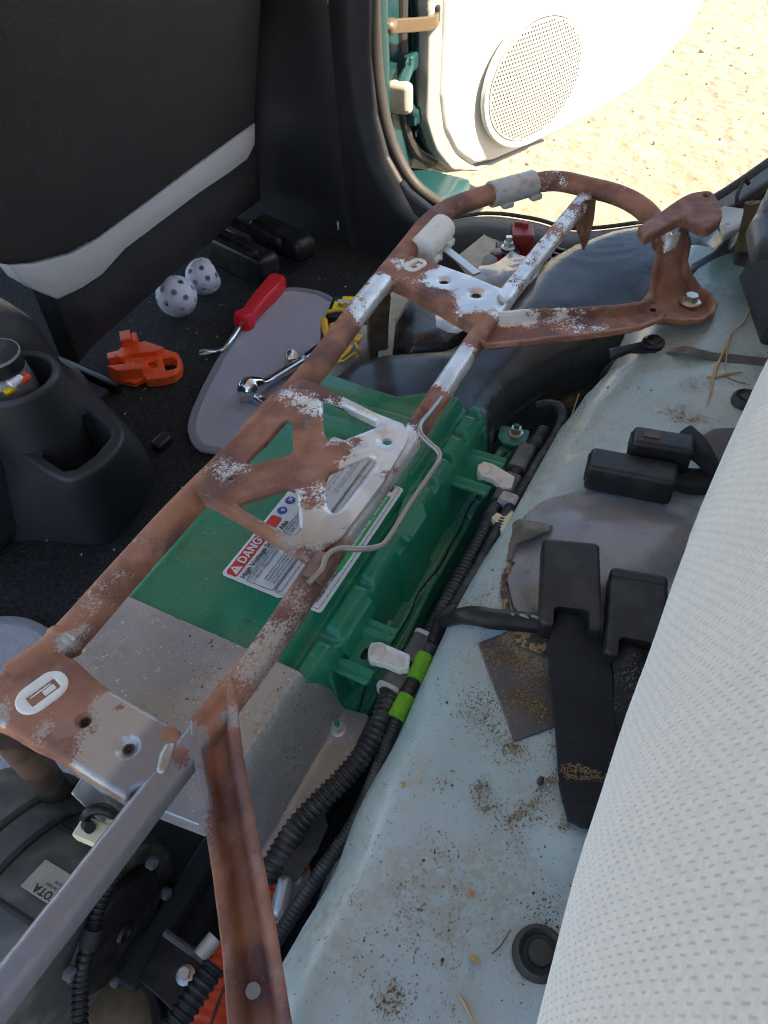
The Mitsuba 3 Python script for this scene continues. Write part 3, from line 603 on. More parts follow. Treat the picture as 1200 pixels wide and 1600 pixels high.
# near end plate
FN = FZ(.069)
nearp = rd(FN.poly([(-40, 1075), (70, 1003), (118, 1030), (157, 1066), (258, 1125), (279, 1137), (284, 1170), (275, 1196), (252, 1222), (237, 1237), (219, 1228), (204, 1236), (197, 1250), (133, 1210), (75, 1172), (44, 1158), (0, 1134), (-60, 1110)]), .003)
n1, n2 = FN.loc(130, 1125), FN.loc(199, 1167); rn = S(7, P(199, 1167, .069))
nearp = nearp.difference(oval(*n1, rn, rn)).difference(oval(*n2, rn, rn))
def near_z(x, y, d):
    z = -.0016 * (meshkit.fbm(np.stack([x * 25, y * 25, x * 0], -1), 2) - .5)
    for c_, k in ((n1, 1.9), (n2, 2.6)):
        e = np.hypot(x - c_[0], y - c_[1]); z = z - .0022 / (1 + np.exp((e - rn * k) / .0006)) + .0008 * np.exp(-((e - rn * k * 1.15) / .0012) ** 2)
    return z
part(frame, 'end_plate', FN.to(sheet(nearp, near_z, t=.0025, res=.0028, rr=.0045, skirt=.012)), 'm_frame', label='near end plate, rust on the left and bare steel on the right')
FX = FZ(.071)
farp = rd(FX.poly([(606, 430), (640, 396), (672, 406), (732, 427), (786, 449), (786, 456), (800, 464), (781, 477), (780, 486), (766, 486), (751, 505), (740, 501), (675, 464), (632, 441)]), .002)
x1, x2 = FX.loc(694, 438), FX.loc(744, 458); rx = S(5.5, P(740, 458, .07))
farp = farp.difference(oval(*x1, rx, rx)).difference(oval(*x2, rx, rx))
def far_z(x, y, d):
    z = -.0012 * (meshkit.fbm(np.stack([x * 25, y * 25, x * 0], -1), 2) - .5)
    for c_, k in ((x1, 1.7), (x2, 2.2)):
        e = np.hypot(x - c_[0], y - c_[1]); z = z - .0025 / (1 + np.exp((e - rx * k) / .0007))
    return z
part(frame, 'end_plate', FX.to(sheet(farp, far_z, t=.0025, res=.003, rr=.0045, skirt=.014)), 'm_frame', label='far end plate, mostly bare zinc with rust at the edges')
for px, py in ((251, 1196), (782, 468)):
    c = P(px, py, .074); part(frame, 'weld_blob', Fr(c, (1, 0, 0), (0, 1, 0)).to(hull([((0, 0, -.0055), .004), ((.007, .003, -.0065), .0052), ((.013, .005, -.0065), .004)])), 'm_wire', smooth=60)
for px, py, z_, r_ in ((461, 926, ZF + .0099, 5.5), (684, 624, ZF + .0099, 5), (846, 378, ZF + .0099, 3.5)):
    c = P(px, py, z_); r_ = S(r_, c); part(frame, 'rail_hole', Fr(c, (1, 0, 0), (0, 1, 0)).to(lathe([[0, -.0004], [r_, -.0004], [r_ * 1.12, .0003], [r_ * 1.25, -.0006]], 18)), 'm_blackmatte')
for px, py, dx in ((100, 1003, 1), (596, 444, 1)):
    c = P(px, py, ZF); part(frame, 'weld_bead', wob(tube([c - [.004, 0, 0], c, c + [.004, 0, 0]], [RT * 1.02, RT * 1.14, RT * 1.02], n=20, sub=4), .0008, 200), 'm_frame', smooth=60)
# legs
def leg(px, lines, lip=.010, w=.0035, r=.002):
    """A pressed channel: an outline, heights along centre lines, a turned-up rim."""
    Q = []
    for ln in lines:
        p = np.array([[*P(a, b, z)[:2], z] for a, b, z in ln]); Q.append(resample(cr(p, 8), .004)[0])
    def hz(x, y):
        num = den = 0
        for q in Q:
            d2 = (x[:, None] - q[:, 0]) ** 2 + (y[:, None] - q[:, 1]) ** 2; k = d2.argmin(1); wt = 1 / (d2[np.arange(len(x)), k] + 4e-5) ** 1.5
            num = num + wt * q[k, 2]; den = den + wt
        return num / den
    def zf(x, y, d):
        return hz(x, y) + lip * (1 - sst(w * .7, w * 1.9, d))
    pts = []
    for a, b in px:
        p = P(a, b, .04)
        for _ in range(8): p = P(a, b, float(hz(p[:1], p[1:2])[0]) + lip * .8)
        pts.append(p[:2])
    return sheet(rd(Polygon(pts).buffer(0), r), zf, t=.003, res=.0034, rr=.0015, rings=(w * .7, w, w * 1.3, w * 1.6, w * 1.9))
sst = lambda a, b, v: np.clip((v - a) / (b - a), 0, 1) ** 2 * (3 - 2 * np.clip((v - a) / (b - a), 0, 1))
for (pt_, F_, r_) in ((n1, FN, rn), (n2, FN, rn), (x1, FX, rx), (x2, FX, rx)):
    part(frame, 'weld_nut', F_.to(lathe([[0, -.009], [r_ * 1.02, -.009], [r_ * 1.02, -.0035], [r_ * 1.5, -.0035], [r_ * 1.5, -.012], [0, -.012]], 20).apply_translation([pt_[0], pt_[1], 0])), 'm_darkrust')
part(frame, 'rear_leg', leg([(298, 1128), (330, 1086), (358, 1052), (368, 1075), (380, 1180), (403, 1300), (430, 1440), (466, 1660), (360, 1660), (349, 1500), (333, 1370), (314, 1250), (303, 1190)],
    [[(335, 1090, .060), (352, 1200, .050), (372, 1350, .036), (410, 1660, .012)]], .016, .0062), 'm_frame', label='rusty channel leg running down to the floor pan')
c = P(396, 1549, .024); part(frame, 'hole', Fr(c, (1, 0, 0), (0, 1, 0)).to(lathe([[0, .0022], [.0042, .0022], [.0042, .001]], 18)), 'm_toolgrey')
part(frame, 'rear_leg', leg([(742, 512), (765, 490), (800, 487), (880, 483), (960, 479), (1000, 473), (1016, 460), (1021, 438), (1017, 405), (1008, 374), (1034, 354), (1050, 362), (1062, 392), (1084, 432), (1112, 460), (1122, 476), (1116, 492), (1098, 502), (1062, 503), (1036, 500), (1000, 514), (950, 522), (900, 528), (830, 536), (760, 542), (738, 528)],
    [[(745, 520, .058), (830, 512, .056), (930, 502, .042), (1010, 488, .024), (1078, 476, .006), (1110, 478, .005)], [(1030, 365, .070), (1040, 400, .052), (1055, 440, .026), (1078, 474, .006)]], .011, .0058), 'm_frame', label='rusty forked far leg bolted down beside the wheel arch')
c = P(1078, 474, .010); b_ = boltmesh(S(16, c), .008)
part(frame, 'foot_bolt', Fr(c + [0, 0, .001], (1, .3, 0), (0, 1, 0)).to(b_), 'm_zinc', label='zinc hexagon bolt')
for px, py, z_ in ((990, 499, .0285), (1019, 488, .0225)):
    c = P(px, py, z_); part(frame, 'leg_hole', Fr(c, (1, 0, 0), (0, 1, 0)).to(lathe([[0, 0], [.0042, 0], [.0048, -.0008]], 18)), 'm_blackmatte')
part(frame, 'foot_washer', Fr(c, (1, 0, 0), (0, 1, 0)).to(lathe([[.004, 0], [S(21, c), 0], [S(20, c), .0022], [.004, .003]], 28)), 'm_rust')
FA = FZ(.090)
arm = rd(FA.poly(np.vstack([[(998, 352), (1008, 371)], cr([(1008, 371), (1030, 358), (1048, 346), (1068, 338), (1085, 346), (1100, 353), (1113, 350), (1130, 334), (1121, 312), (1111, 301), (1095, 300), (1072, 305), (1040, 322), (998, 352)], 5)])), .001)
ah = FA.loc(1103, 307); arm = arm.difference(oval(*ah, .0032, .0026))
part(frame, 'arm_bracket', FA.to(sheet(arm, lambda x, y, d: .002 * np.sin(x * 40), t=.008, res=.004, rr=.0035)), 'm_rust', label='rusty pressed arm with a hole sticking out at the far corner')
c = P(921, 340, .04)
FQ = Fr(P(918, 318, .052), P(905, 378, .045) - P(918, 318, .052), (0, 0, 1))
FQ2 = Fr(P(912, 345, .045), (1, -.3, 0), (0, .1, 1))
qp = rd(FQ2.poly([(908, 312), (925, 310), (922, 340), (915, 372), (906, 390), (902, 372), (893, 352), (898, 340)]), .001).difference(oval(*FQ2.loc(905, 364), .0032, .0032))
part(frame, 'hanging_bracket', FQ2.to(sheet(qp, lambda x, y, d: .006 * np.clip(1 - d / .005, 0, 1), t=.002, res=.003)), 'm_rust')
part(frame, 'front_leg', tube([P(14, 1146, .055), P(58, 1200, .0), P(100, 1254, -.10)], .0115, n=16, sub=4), 'm_darkrust', smooth=60)
part(frame, 'front_leg', tube([P(592, 462, .05), P(590, 500, -.0), P(590, 560, -.12)], .013, prof=rsq(.3, 3, .5, 1), sub=3), 'm_darkrust')
for a, b, mm, lab in (((658, 392, .067), (692, 355, .069), 'm_white', 'dirty white plastic sleeve clipped on the tube bend'), ((767, 304, .07), (833, 286, .07), 'm_sleeve', 'grey plastic sleeve on the far tube')):
    k = part(frame, 'tube_sleeve', tube([P(*a), (P(*a) + P(*b)) / 2 + [0, 0, .0], P(*b)], RT + .0035, n=22, sub=3), mm, smooth=60, label=lab)
    e = P(*b); d_ = P(*a) - e
    for s in (.12, .8):
        part(k, 'catch', Fr(e + d_ * s + [0, -.012, -.014], d_, (0, 1, 0)).to(rbox(.016, .010, .008, .002)), mm)
for px, py, L1, L2, z, ang in ((64, 1080, 42, 27, .0715, 1.05), (649, 412, 20, 14, .0735, .9)):
    c = P(px, py, z); F = FZ(z, c, c + [math.cos(ang), math.sin(ang), 0]); a, b = S(L1, c), S(L2, c)
    F = Fr(c, RW @ np.array([.55, -.83, .0]) * [1, 1, 0], (0, 1, 0))
    ov = rd(sbox(-a, -b, a, b), b * .98); win = rd(sbox(-a * .55, -b * .5, a * .62, b * .35), .001)
    k = thing('anchor_clip', 'white plastic oval clip in the near end plate of the rusty frame' if px < 100 else 'dirty white oval clip in the far end plate of the rusty frame', 'plastic clip', None)
    part(k, 'rim', F.to(sheet(ov.difference(win), lambda x, y, d: .0, t=.004, res=.002, rr=.0018)), 'm_white')
    part(k, 'latch', F.to(cat(rbox(a * .5, b * .45, .004, .0008, (a * .25, -b * .12, -.004)), rbox(a * .9, b * .12, .004, .0006, (0, b * .2, -.004)))), 'm_white')
    part(k, 'socket_floor', F.to(rbox(a * 1.2, b * .9, .002, .0005, (0, 0, -.011))), 'm_darkrust')

# ---------------------------------------------------------------- battery
ZT, ZM, ZFL = -.020, -.033, -.098
bat = thing('hybrid_battery', 'green metal hybrid battery case with warning labels under the rusty frame', 'battery')
wall = [(500, 1063), (563, 973), (597, 917), (687, 780), (747, 712), (790, 655)]
W = np.array([P(a, b, ZM)[:2] for a, b in wall]); ow = np.argsort(W[:, 0]); W = W[ow]
yw = float(np.median(W[:, 1])); xfar = float(P(500, 590, ZT)[0]); xfm = float(P(775, 655, ZM)[0]); yfront = .392
yst = float(P(600, 800, ZT)[1])
xg0 = float(P(315, 985, ZT)[0]) - .004
flo = [P(a, b, ZFL)[:2] for a, b in ((567, 1123), (633, 1003), (667, 933), (733, 817), (793, 713), (828, 673), (785, 664))]
bpoly = Polygon([(.272, yw - .03), (.266, yw + .004), (xg0, yw + .012), (xg0, yfront), (xfar + .012, yfront), (xfar + .006, .30), (xfm + .004, .262), (xfm, yw - .004), (flo[6][0], yw - .006), tuple(flo[5]), tuple(flo[4]), tuple(flo[3]), tuple(flo[2]), tuple(flo[1]), tuple(flo[0])])
def prof(x, y):
    z = ZT + 0 * x
    z = np.where(y < yst + .004, ZT + (ZM - ZT) * sst(yst + .004, yst - .006, y), z)
    yb = yw + .004 * np.sign(np.sin((x - .02) / .054 * np.pi)) * (x > .27) * (x < .5) * .5
    z = z + (ZFL - ZM) * sst(yb + .004, yb - .004, y)
    return z
def batt_z(x, y, d):
    z = prof(x, y)
    mid = sst(yst - .008, yst - .014, y) * sst(yw + .004, yw + .012, y)
    for xr, w in ((.255, .03), (.322, .028), (.392, .035), (.465, .02), (.515, .016), (.552, .014), (.59, .014), (.628, .014)):
        z = z + .0085 * mid * np.exp(-((x - xr) / w) ** 16)
    top = sst(yst + .006, yst + .012, y)
    for xr in (.508, .540, .572):
        z = z - .003 * top * np.exp(-((x - xr) / .0035) ** 2) * (y > .0)
    z = z + .004 * sst(.604 - .03, .604, x) * top * 0
    z = z + .0016 * top * np.exp(-((y - .386) / .003) ** 2) * (x < .35)
    fl_ = sst(yw - .010, yw - .014, y)
    z = z - .004 * fl_ * np.exp(-((y - (yw - .019)) / .0055) ** 4) * (np.sin(x * 55) > -.75)
    return z
casing = part(bat, 'casing', sheet(bpoly, batt_z, t=.002, res=.0023, rr=.0025, base=None, skirt=.03), 'm_batt', label='green painted steel casing with pressed ribs')
part(bat, 'front_wall', rbox(xfar - .18, .012, .20, .003, ((xfar + .18) / 2, yfront - .004, -.125)), 'm_batt')
part(bat, 'end_wall', rbox(.012, yfront - yw, .10, .003, (xfm - .012, (yfront + yw) / 2, -.09)), 'm_batt')
part(bat, 'lower_box', rbox(.52, .18, .14, .005, (.43, .29, -.18)), 'm_batt')
for k_, (px, py) in enumerate(((745, 742), (563, 1017))):
    c = P(px, py, -.052); F = Fr(c, (1, 0, 0), (0, 1, 0))
    s_ = .030
    pb = rd(sbox(-s_, -.022, s_, .034), .002).difference(rd(sbox(-.006, -.008, .006, -.002), .0028))
    kb = part(bat, 'bracket', F.to(sheet(pb, lambda x, y, d: .007 * (sst(.012, .016, np.abs(x)) - .4 * sst(.021, .023, np.abs(x)) + .4 * sst(.024, .027, np.abs(x))) - .012 * sst(.012, .016, -y) * 0, t=.002, res=.0022, rr=.0012)), 'm_batt')
    part(kb, 'slot', F.to(rbox(.014, .008, .003, .001, (0, -.005, -.006))), 'm_blackmatte')
FT = FZ(ZM + .008)
hp = FT.poly([(612, 828), (632, 775), (650, 770), (662, 790), (665, 805), (640, 848)])
part(bat, 'hatch', FT.to(sheet(rd(hp, .003), 0., t=.0015, res=.004, rr=.001)), 'm_batt')
for a, b in (((604, 790), (620, 765)), ((642, 840), (664, 806)), ((640, 745), (672, 700))):
    part(bat, 'rib', tube([P(*a, ZM + .008), P(*b, ZM + .008)], .0025, n=10, sub=0), 'm_batt')
ntab = P(806, 677, ZFL + .006)
part(bat, 'nut_tab', FZ(ZFL + .006).to(sheet(rd(FZ(ZFL + .006).poly([(777, 682), (783, 664), (828, 672), (822, 692), (805, 697), (785, 692)]), .003), 0., t=.003, res=.004, rr=.001)), 'm_batt')
nm, sm = nutmesh(S(12, ntab), .007); F = Fr(ntab, (1, .2, 0), (0, 1, 0)); kn = part(bat, 'flange_nut', F.to(nm), 'm_zinc'); part(kn, 'stud', F.to(sm), 'm_batt')
# caulk line on the flange
part(bat, 'sealant_line', tube([P(a, b, ZFL + .0005) for a, b in ((560, 1112), (575, 1065), (610, 1010), (640, 960), (655, 925), (690, 880), (705, 850), (720, 825), (735, 790), (770, 745), (785, 715), (800, 700))], .0008, n=6, sub=8), 'm_blackmatte')

# gray cover plate over the near end
gcv = thing('cover_plate', 'grey galvanised cover plate over the near end of the green battery', 'cover plate')
xg = float(P(315, 985, ZT)[0])
gp = [P(575, 1131, ZFL)[:2], P(545, 1195, ZFL)[:2], P(500, 1262, ZFL)[:2], P(445, 1318, ZFL - .01)[:2], P(420, 1345, ZFL)[:2]]
xe0 = float(P(308, 1302, ZT)[0])
gpoly = Polygon([(xg, yfront - .002), (xg, yw + .012), (.266, yw + .003), (.272, yw - .029), tuple(gp[1]), tuple(gp[2]), tuple(gp[3]), (gp[4][0], gp[4][1]), (xe0 + .004, .215), (xe0, .25), (xe0, yfront - .002)])
def gc_z(x, y, d):
    z = ZT + .0035 + 0 * x
    yb = yw - .004
    z = z + (ZFL - ZT) * sst(yb + .021, yb - .003, y) + .001
    return z - .05 * sst(xe0 + .035, xe0 - .01, x) * sst(yb - .03, yb, y) * 0 + .0016 * (meshkit.fbm(np.stack([x * 16, y * 16, x * 0], -1), 2) - .5)
part(gcv, 'sheet', sheet(rd(gpoly, .003), gc_z, t=.002, res=.004, rr=.0015, skirt=.02), 'm_graycover')
c = P(528, 1140, ZFL + .004); nm, sm = nutmesh(S(13, c), .007); F = Fr(c, (1, .5, 0), (0, 1, 0)); kn = part(gcv, 'flange_nut', F.to(nm), 'm_steel'); part(kn, 'stud', F.to(sm), 'm_batt')

# labels on the battery
def text(s, h, bold=False, depth=.0003): return meshkit.text_mesh(s, h, depth, bold)
def put_text(parent, F, s, h, u, v, m, bold=False, name='lettering', maxw=None):
    t = text(s, h, bold); w = t.bounds[1][0]
    if maxw and w > maxw: t.vertices[:, 0] *= maxw / w
    t.apply_translation([u, v, .0006]); return part(parent, name, F.to(t), m, smooth=False)
zl = ZT + .0018
c0, c1 = P(345, 897, zl), P(437, 938, zl)
x0, y1_, y0_ = float(c0[0]), float(c0[1]), float(c1[1]); xL = float(P(592, 705, zl)[0]) - x0; H = y1_ - y0_
FL = Fr((x0, y0_, zl), (1, 0, 0), (0, 1, 0))
lab = part(bat, 'warning_label', FL.to(sheet(rd(sbox(0, 0, xL, H), .004), 0., t=.0006, res=.02)), 'm_label', label='white danger label with red band and high voltage warning')
bh = H * .19; bt = H * .955; bb = bt - bh; bw = float(P(434, 807, zl)[0]) - x0
part(lab, 'red_band', FL.to(sheet(rd(sbox(H * .045, bb, bw, bt), .003), .0004, t=.0004, res=.02)), 'm_labelred')
FL2 = Fr(FL.pt(0, 0, .0003), (1, 0, 0), (0, 1, 0))
tri = Polygon([(0, 0), (bh * .9, 0), (bh * .45, bh * .8)]); tri = tri.difference(sbox(bh * .40, bh * .27, bh * .50, bh * .55)).difference(sbox(bh * .40, bh * .1, bh * .5, bh * .2))
tm = trimesh.creation.extrude_polygon(tri, .0003, engine='earcut'); tm.apply_translation([H * .07, bb + bh * .1, .0006]); part(lab, 'warning_triangle', FL2.to(tm), 'm_label', smooth=False)
put_text(lab, FL2, 'DANGER', bh * .68, H * .28, bb + bh * .16, 'm_label', True, maxw=bw - H * .33)
for k_ in range(3):
    cx = bw + H * (.13 + .235 * k_); part(lab, 'blue_roundel', FL2.to(sheet(oval(cx, bb + bh * .5, bh * .42, bh * .42), .0004, t=.0003, res=.01)), 'm_labelblue')
    put_text(lab, Fr(FL2.pt(0, 0, .0004), (1, 0, 0), (0, 1, 0)), 'oH'[k_ % 2], bh * .36, cx - bh * .13, bb + bh * .32, 'm_label', True)
put_text(lab, FL2, 'High Voltage Inside / Alta', H * .072, H * .06, H * .645, 'm_ink', True, maxw=xL * .92)
put_text(lab, FL2, 'To avoid injuries, burns or electric shocks: Para evitar', H * .046, H * .07, H * .545, 'm_inkgrey', maxw=xL * .9)
put_text(lab, FL2, '• Never disassemble this battery unit. • Nunca', H * .046, H * .09, H * .48, 'm_inkgrey', maxw=xL * .88)
for k_, s in enumerate(('Keep children or persons away from this unit.', 'Keep moisture or water away from the unit.', 'Do not puncture or impact on the unit.', 'Should the unit be replaced at any time,')):
    put_text(lab, FL2, '•  ' + s, H * .03, H * (.13), H * (.365 - .052 * k_), 'm_inkgrey', maxw=xL * .55)
put_text(lab, FL2, 'See actual', H * .026, xL * .40, H * .02, 'm_inkgrey')
def ring_line(w0, v0, w1, v1, r=.003, t=.0005):
    o_ = rd(sbox(w0, v0, w1, v1), min(r, .3 * abs(v1 - v0))); return trimesh.creation.extrude_polygon(o_.difference(o_.buffer(-t)), .0003, engine='earcut')
for q in ((H * .05, H * .165, xL * .965, H * .61), (H * .08, H * .05, xL * .965, H * .145)):
    m_ = ring_line(*q); m_.apply_translation([0, 0, .0006]); part(lab, 'ruled_frame', FL2.to(m_), 'm_ink', smooth=False)
for k_, v in enumerate((.50, .44, .34, .29)):
    ds = [trimesh.creation.box((.007, .0006, .0003)) for _ in range(7)]
    for i_, b_ in enumerate(ds): b_.apply_translation([xL * .66 + i_ * .0088, H * v, .0008])
    part(lab, 'fine_print', FL2.to(cat(*ds)), 'm_inkgrey', smooth=False, kind='stuff')
# long label
zl = ZT + .0010
e0, e1 = P(500, 958, zl), P(632, 764, zl)
yb0 = float((e0[1] + e1[1]) / 2); xa, xb = float(e0[0]), float(e1[0]); H2 = .040
FL = Fr((xa, yb0, zl), (1, 0, 0), (0, 1, 0)); L2 = xb - xa
lab = part(bat, 'brand_label', FL.to(sheet(rd(sbox(0, 0, L2, H2), .003), 0., t=.0006, res=.02)), 'm_label', label='long white label with green web address band')
part(lab, 'green_band', FL.to(sheet(sbox(L2 * .28, H2 * .16, L2 * .905, H2 * .62), .0004, t=.0003, res=.02)), 'm_labelgreen')
FL2 = Fr(FL.pt(0, 0, .0003), (1, 0, 0), (0, 1, 0))
put_text(lab, FL2, 'HYBRID BATTERIES', H2 * .15, L2 * .045, H2 * .19, 'm_ink', True, maxw=L2 * .23)
put_text(lab, FL2, 'WWW.', H2 * .12, L2 * .30, H2 * .30, 'm_label', True)
put_text(lab, FL2, 'RE/REGISTRATION', H2 * .12, L2 * .46, H2 * .22, 'm_label', True, maxw=L2 * .22)
put_text(lab, FL2, '|  Save 5% at', H2 * .11, L2 * .70, H2 * .22, 'm_label', maxw=L2 * .19)
put_text(lab, FL2, 'B', H2 * .30, L2 * .93, H2 * .22, 'm_ink', True)
m_ = ring_line(L2 * .012, H2 * .07, L2 * .985, H2 * 1.2, .002, .0004); m_.apply_translation([0, 0, .0006]); part(lab, 'ruled_frame', FL2.to(m_), 'm_ink', smooth=False)
c = P(646, 716, ZM + .009); part(bat, 'small_label', Fr(c, (1, 0, 0), (0, 1, 0)).to(rbox(.028, .014, .0012, .0004)), 'm_labelpink', label='small pale label strip')

# ---------------------------------------------------------------- air duct and the things beyond the battery
duct = thing('air_duct', 'large glossy black plastic air duct running from the battery to the far corner', 'air duct')
def dz(lines):
    Q = []
    for ln in lines:
        p = np.array([[*P(a, b, z)[:2], z] for a, b, z in ln]); Q.append(resample(cr(p, 8), .006)[0])
    def hz(x, y):
        num = den = 0
        for q in Q:
            d2 = (x[:, None] - q[:, 0]) ** 2 + (y[:, None] - q[:, 1]) ** 2; k = d2.argmin(1); wt = 1 / (d2[np.arange(len(x)), k] + 3e-4) ** 1.5
            num = num + wt * q[k, 2]; den = den + wt
        return num / den
    return hz
def blob_sheet(px, lines, rr, t=.003, res=.006, base=None, r=.01, extra=None, rings=()):
    hz = dz(lines); pts = []
    for a, b in px:
        p = P(a, b, .0)
        for _ in range(8): p = P(a, b, float(hz(p[:1], p[1:2])[0]) - rr * .5)
        pts.append(p[:2])
    return sheet(rd(Polygon(pts).buffer(0), r), (lambda x, y, d: hz(x, y) + (extra(x, y, d) if extra else 0)), t=t, res=res, rr=rr, base=base, rings=rings)
dl = [[(540, 600, -.055), (640, 590, -.05), (760, 570, -.045), (840, 500, -.035), (900, 430, -.03), (980, 390, -.02), (1080, 370, -.01)], [(760, 600, -.05), (860, 550, -.045), (940, 510, -.04)]]
part(duct, 'upper_shell', blob_sheet([(500, 640), (515, 592), (545, 570), (600, 556), (690, 550), (760, 520), (800, 470), (822, 432), (850, 408), (890, 386), (950, 365), (1005, 356), (1060, 350), (1100, 352), (1135, 362), (1120, 400), (1075, 425), (1040, 450), (1030, 490), (1000, 520), (940, 548), (900, 562), (850, 585), (800, 622), (775, 652), (770, 690), (640, 690), (520, 670)], dl, .035, base=-.11,
     extra=lambda x, y, d: .002 * (meshkit.fbm(np.stack([x * 7, y * 7, x * 0], -1), 2) - .5)), 'm_duct', smooth=60)
part(duct, 'seam_lip', tube([P(a, b, z) for a, b, z in ((772, 672, -.095), (790, 650, -.095), (830, 622, -.095), (880, 588, -.095), (930, 560, -.095), (985, 535, -.09))], .0045, n=8, prof=rsq(.5, 3, .7, 1.4), sub=6), 'm_duct')
part(duct, 'mount_tab', blob_sheet([(955, 560), (950, 545), (1000, 534), (1030, 528), (1040, 537), (1034, 545), (1024, 549), (985, 548)], [[(960, 550, .004), (1030, 538, .006)]], .0015, t=.003, res=.004, r=.002), 'm_black')
c = onpan(1021, 535, .010); part(duct, 'mount_clip', Fr(c, (1, 0, 0), (0, 1, 0)).to(lathe([[0, .007], [.007, .006], [.0085, .003], [.012, .002], [.0125, 0], [0, -.004]], 22)), 'm_black')
sil = thing('vent_grille', 'black ribbed plastic vent grille under the far rail', 'vent')
a, b = P(838, 470, -.07), P(905, 402, -.07); F = FZ(-.07, a, b); L = np.linalg.norm((b - a)[:2])
for k_ in range(9):
    part(sil, 'slat', F.to(rbox(.006, .07, .02, .001, (L * (k_ + .5) / 9, .0, 0))), 'm_black')
part(sil, 'frame', F.to(cat(rbox(L, .008, .026, .002, (L / 2, -.04, 0)), rbox(L, .008, .02, .002, (L / 2, .04, -.004)))), 'm_black')
a, b = P(862, 400, -.10), P(935, 402, -.10); bar = thing('trim_strip', 'black double trim strip low beside the sill', 'trim strip')
for k_ in range(3):
    part(bar, 'strip', cat(tube([P(858, 398 + 10 * k_, -.12), P(940, 400 + 10 * k_, -.12)], .004, n=8, sub=0)), 'm_black')
wa = thing('wheel_arch_cover', 'black plastic wheel arch cover in the far corner', 'trim')
part(wa, 'panel', blob_sheet([(1050, 436), (1075, 412), (1110, 392), (1150, 352), (1180, 330), (1290, 280), (1320, 420), (1230, 445), (1150, 432), (1100, 424)], [[(1060, 434, .0), (1150, 430, .0), (1230, 445, .0)], [(1085, 402, .035), (1130, 372, .07), (1200, 330, .11), (1280, 310, .12)]], .008, base=-.03, r=.006), 'm_trim', smooth=60)
part(wa, 'pale_panel', blob_sheet([(1126, 350), (1128, 322), (1170, 325), (1170, 345), (1150, 360), (1130, 372)], [[(1130, 340, .03), (1165, 340, .04)]], .004, t=.004, res=.006, r=.001), 'm_doorgrey')
part(wa, 'rear_trim', blob_sheet([(1172, 345), (1190, 318), (1215, 280), (1290, 220), (1320, 300), (1220, 380), (1180, 390)], [[(1190, 330, .12), (1290, 260, .16)]], .012, t=.01, r=.004), 'm_sill')
rs = thing('rear_opening_seal', 'dark rubber seal of the far door opening beside the wheel arch', 'seal')
rp = [(1095, 326, -.04), (1130, 306, -.02), (1165, 283, .0), (1205, 255, .02), (1270, 210, .05)]
part(rs, 'bead', tube([P(*q) for q in rp], .010, n=12), 'm_rubber', smooth=60)
part(rs, 'carrier', tube([P(a + 8, b + 14, z) for a, b, z in rp], .013, n=12, prof=rsq(.4, 4, .5, 1.4)), 'm_sill', smooth=60)
pts = [P(1152, 322, .03), P(1152, 306, .035), P(1158, 290, .02), P(1164, 280, .015), P(1170, 288, .01)]
solo('tied_cord', tube(pts, .0028, n=8), 'm_webbing', 'dark cord looped round the door seal at the far corner', 'cord', smooth=60)
FK = Fr(P(1160, 360, .04), (.0, -1, 0), (-.15, .1, 1))
k = thing('brown_strap', 'brown fibrous strap standing in the far right corner', 'strap')
part(k, 'band', FK.to(sheet(rd(FK.poly([(1165, 318), (1188, 316), (1192, 330), (1180, 370), (1168, 430), (1138, 436), (1146, 400), (1155, 360)]), .001), lambda x, y, d: .002 * np.sin(y * 150), t=.004, res=.004)), 'm_brown')
part(k, 'folded_end', FK.to(sheet(rd(FK.poly([(1163, 326), (1164, 314), (1174, 317), (1189, 313), (1191, 330), (1184, 346), (1160, 350)]), .001), .005, t=.004, res=.004)), 'm_brown')
# red terminal and the bag
tm = thing('battery_terminal', 'dark red battery terminal connector with a stud, near the far rail', 'terminal')
c = P(815, 378, -.045); F = Fr(c, (.92, .38, 0), (-.38, .92, 0)); s = S(1, c)
part(tm, 'cover', F.to(cat(rbox(s * 42, s * 34, s * 36, .003, (s * 6, 0, 0)), rbox(s * 10, s * 10, s * 10, .001, (s * 14, -s * 4, s * 20)), rbox(s * 6, s * 20, s * 8, .001, (s * 20, s * 2, s * 19)))), 'm_terminalred')
part(tm, 'base_box', F.to(rbox(s * 40, s * 36, s * 22, .002, (-s * 20, s * 22, -s * 10))), 'm_black')
part(tm, 'stud', F.to(cat(cyl(s * 5, (-s * 22, s * 22, s * 0), (-s * 22, s * 22, s * 20), 12), nutmesh(s * 11, s * 7)[0].apply_translation([-s * 22, s * 22, s * 2]))), 'm_steel')
part(tm, 'red_knob', F.to(lathe([[0, s * 8], [s * 9, s * 7], [s * 10, -s * 8], [0, -s * 8]], 18).apply_translation([-s * 36, s * 40, -s * 6])), 'm_terminalred')
part(tm, 'knob_cap', F.to(lathe([[0, s * 4], [s * 7, s * 3], [s * 8, 0], [0, 0]], 18).apply_translation([-s * 36, s * 40, s * 2])), 'm_toolgrey')
part(tm, 'cable_lug', tube([F.pt(-s * 42, s * 48, -s * 8), F.pt(-s * 56, s * 52, -s * 12), F.pt(-s * 66, s * 50, -s * 20)], s * 11, n=12), 'm_toolgrey')
bx = thing('carton_flap', 'beige cardboard flap standing behind the far end plate', 'cardboard')
part(bx, 'flap', blob_sheet([(712, 402), (757, 366), (790, 380), (780, 420), (740, 440)], [[(720, 400, -.09), (780, 400, -.07)]], .001, t=.004, r=.001), 'm_beige')
solo('metal_strap', tube([P(683, 407, .05), P(684, 392, .055), P(694, 388, .055), (P(745, 428, .045))], .004, prof=rsq(.3, 3, .3, 1.5), sub=6), 'm_zinc', 'bent flat metal strap leaning on the far end plate', 'metal strap', smooth=60)
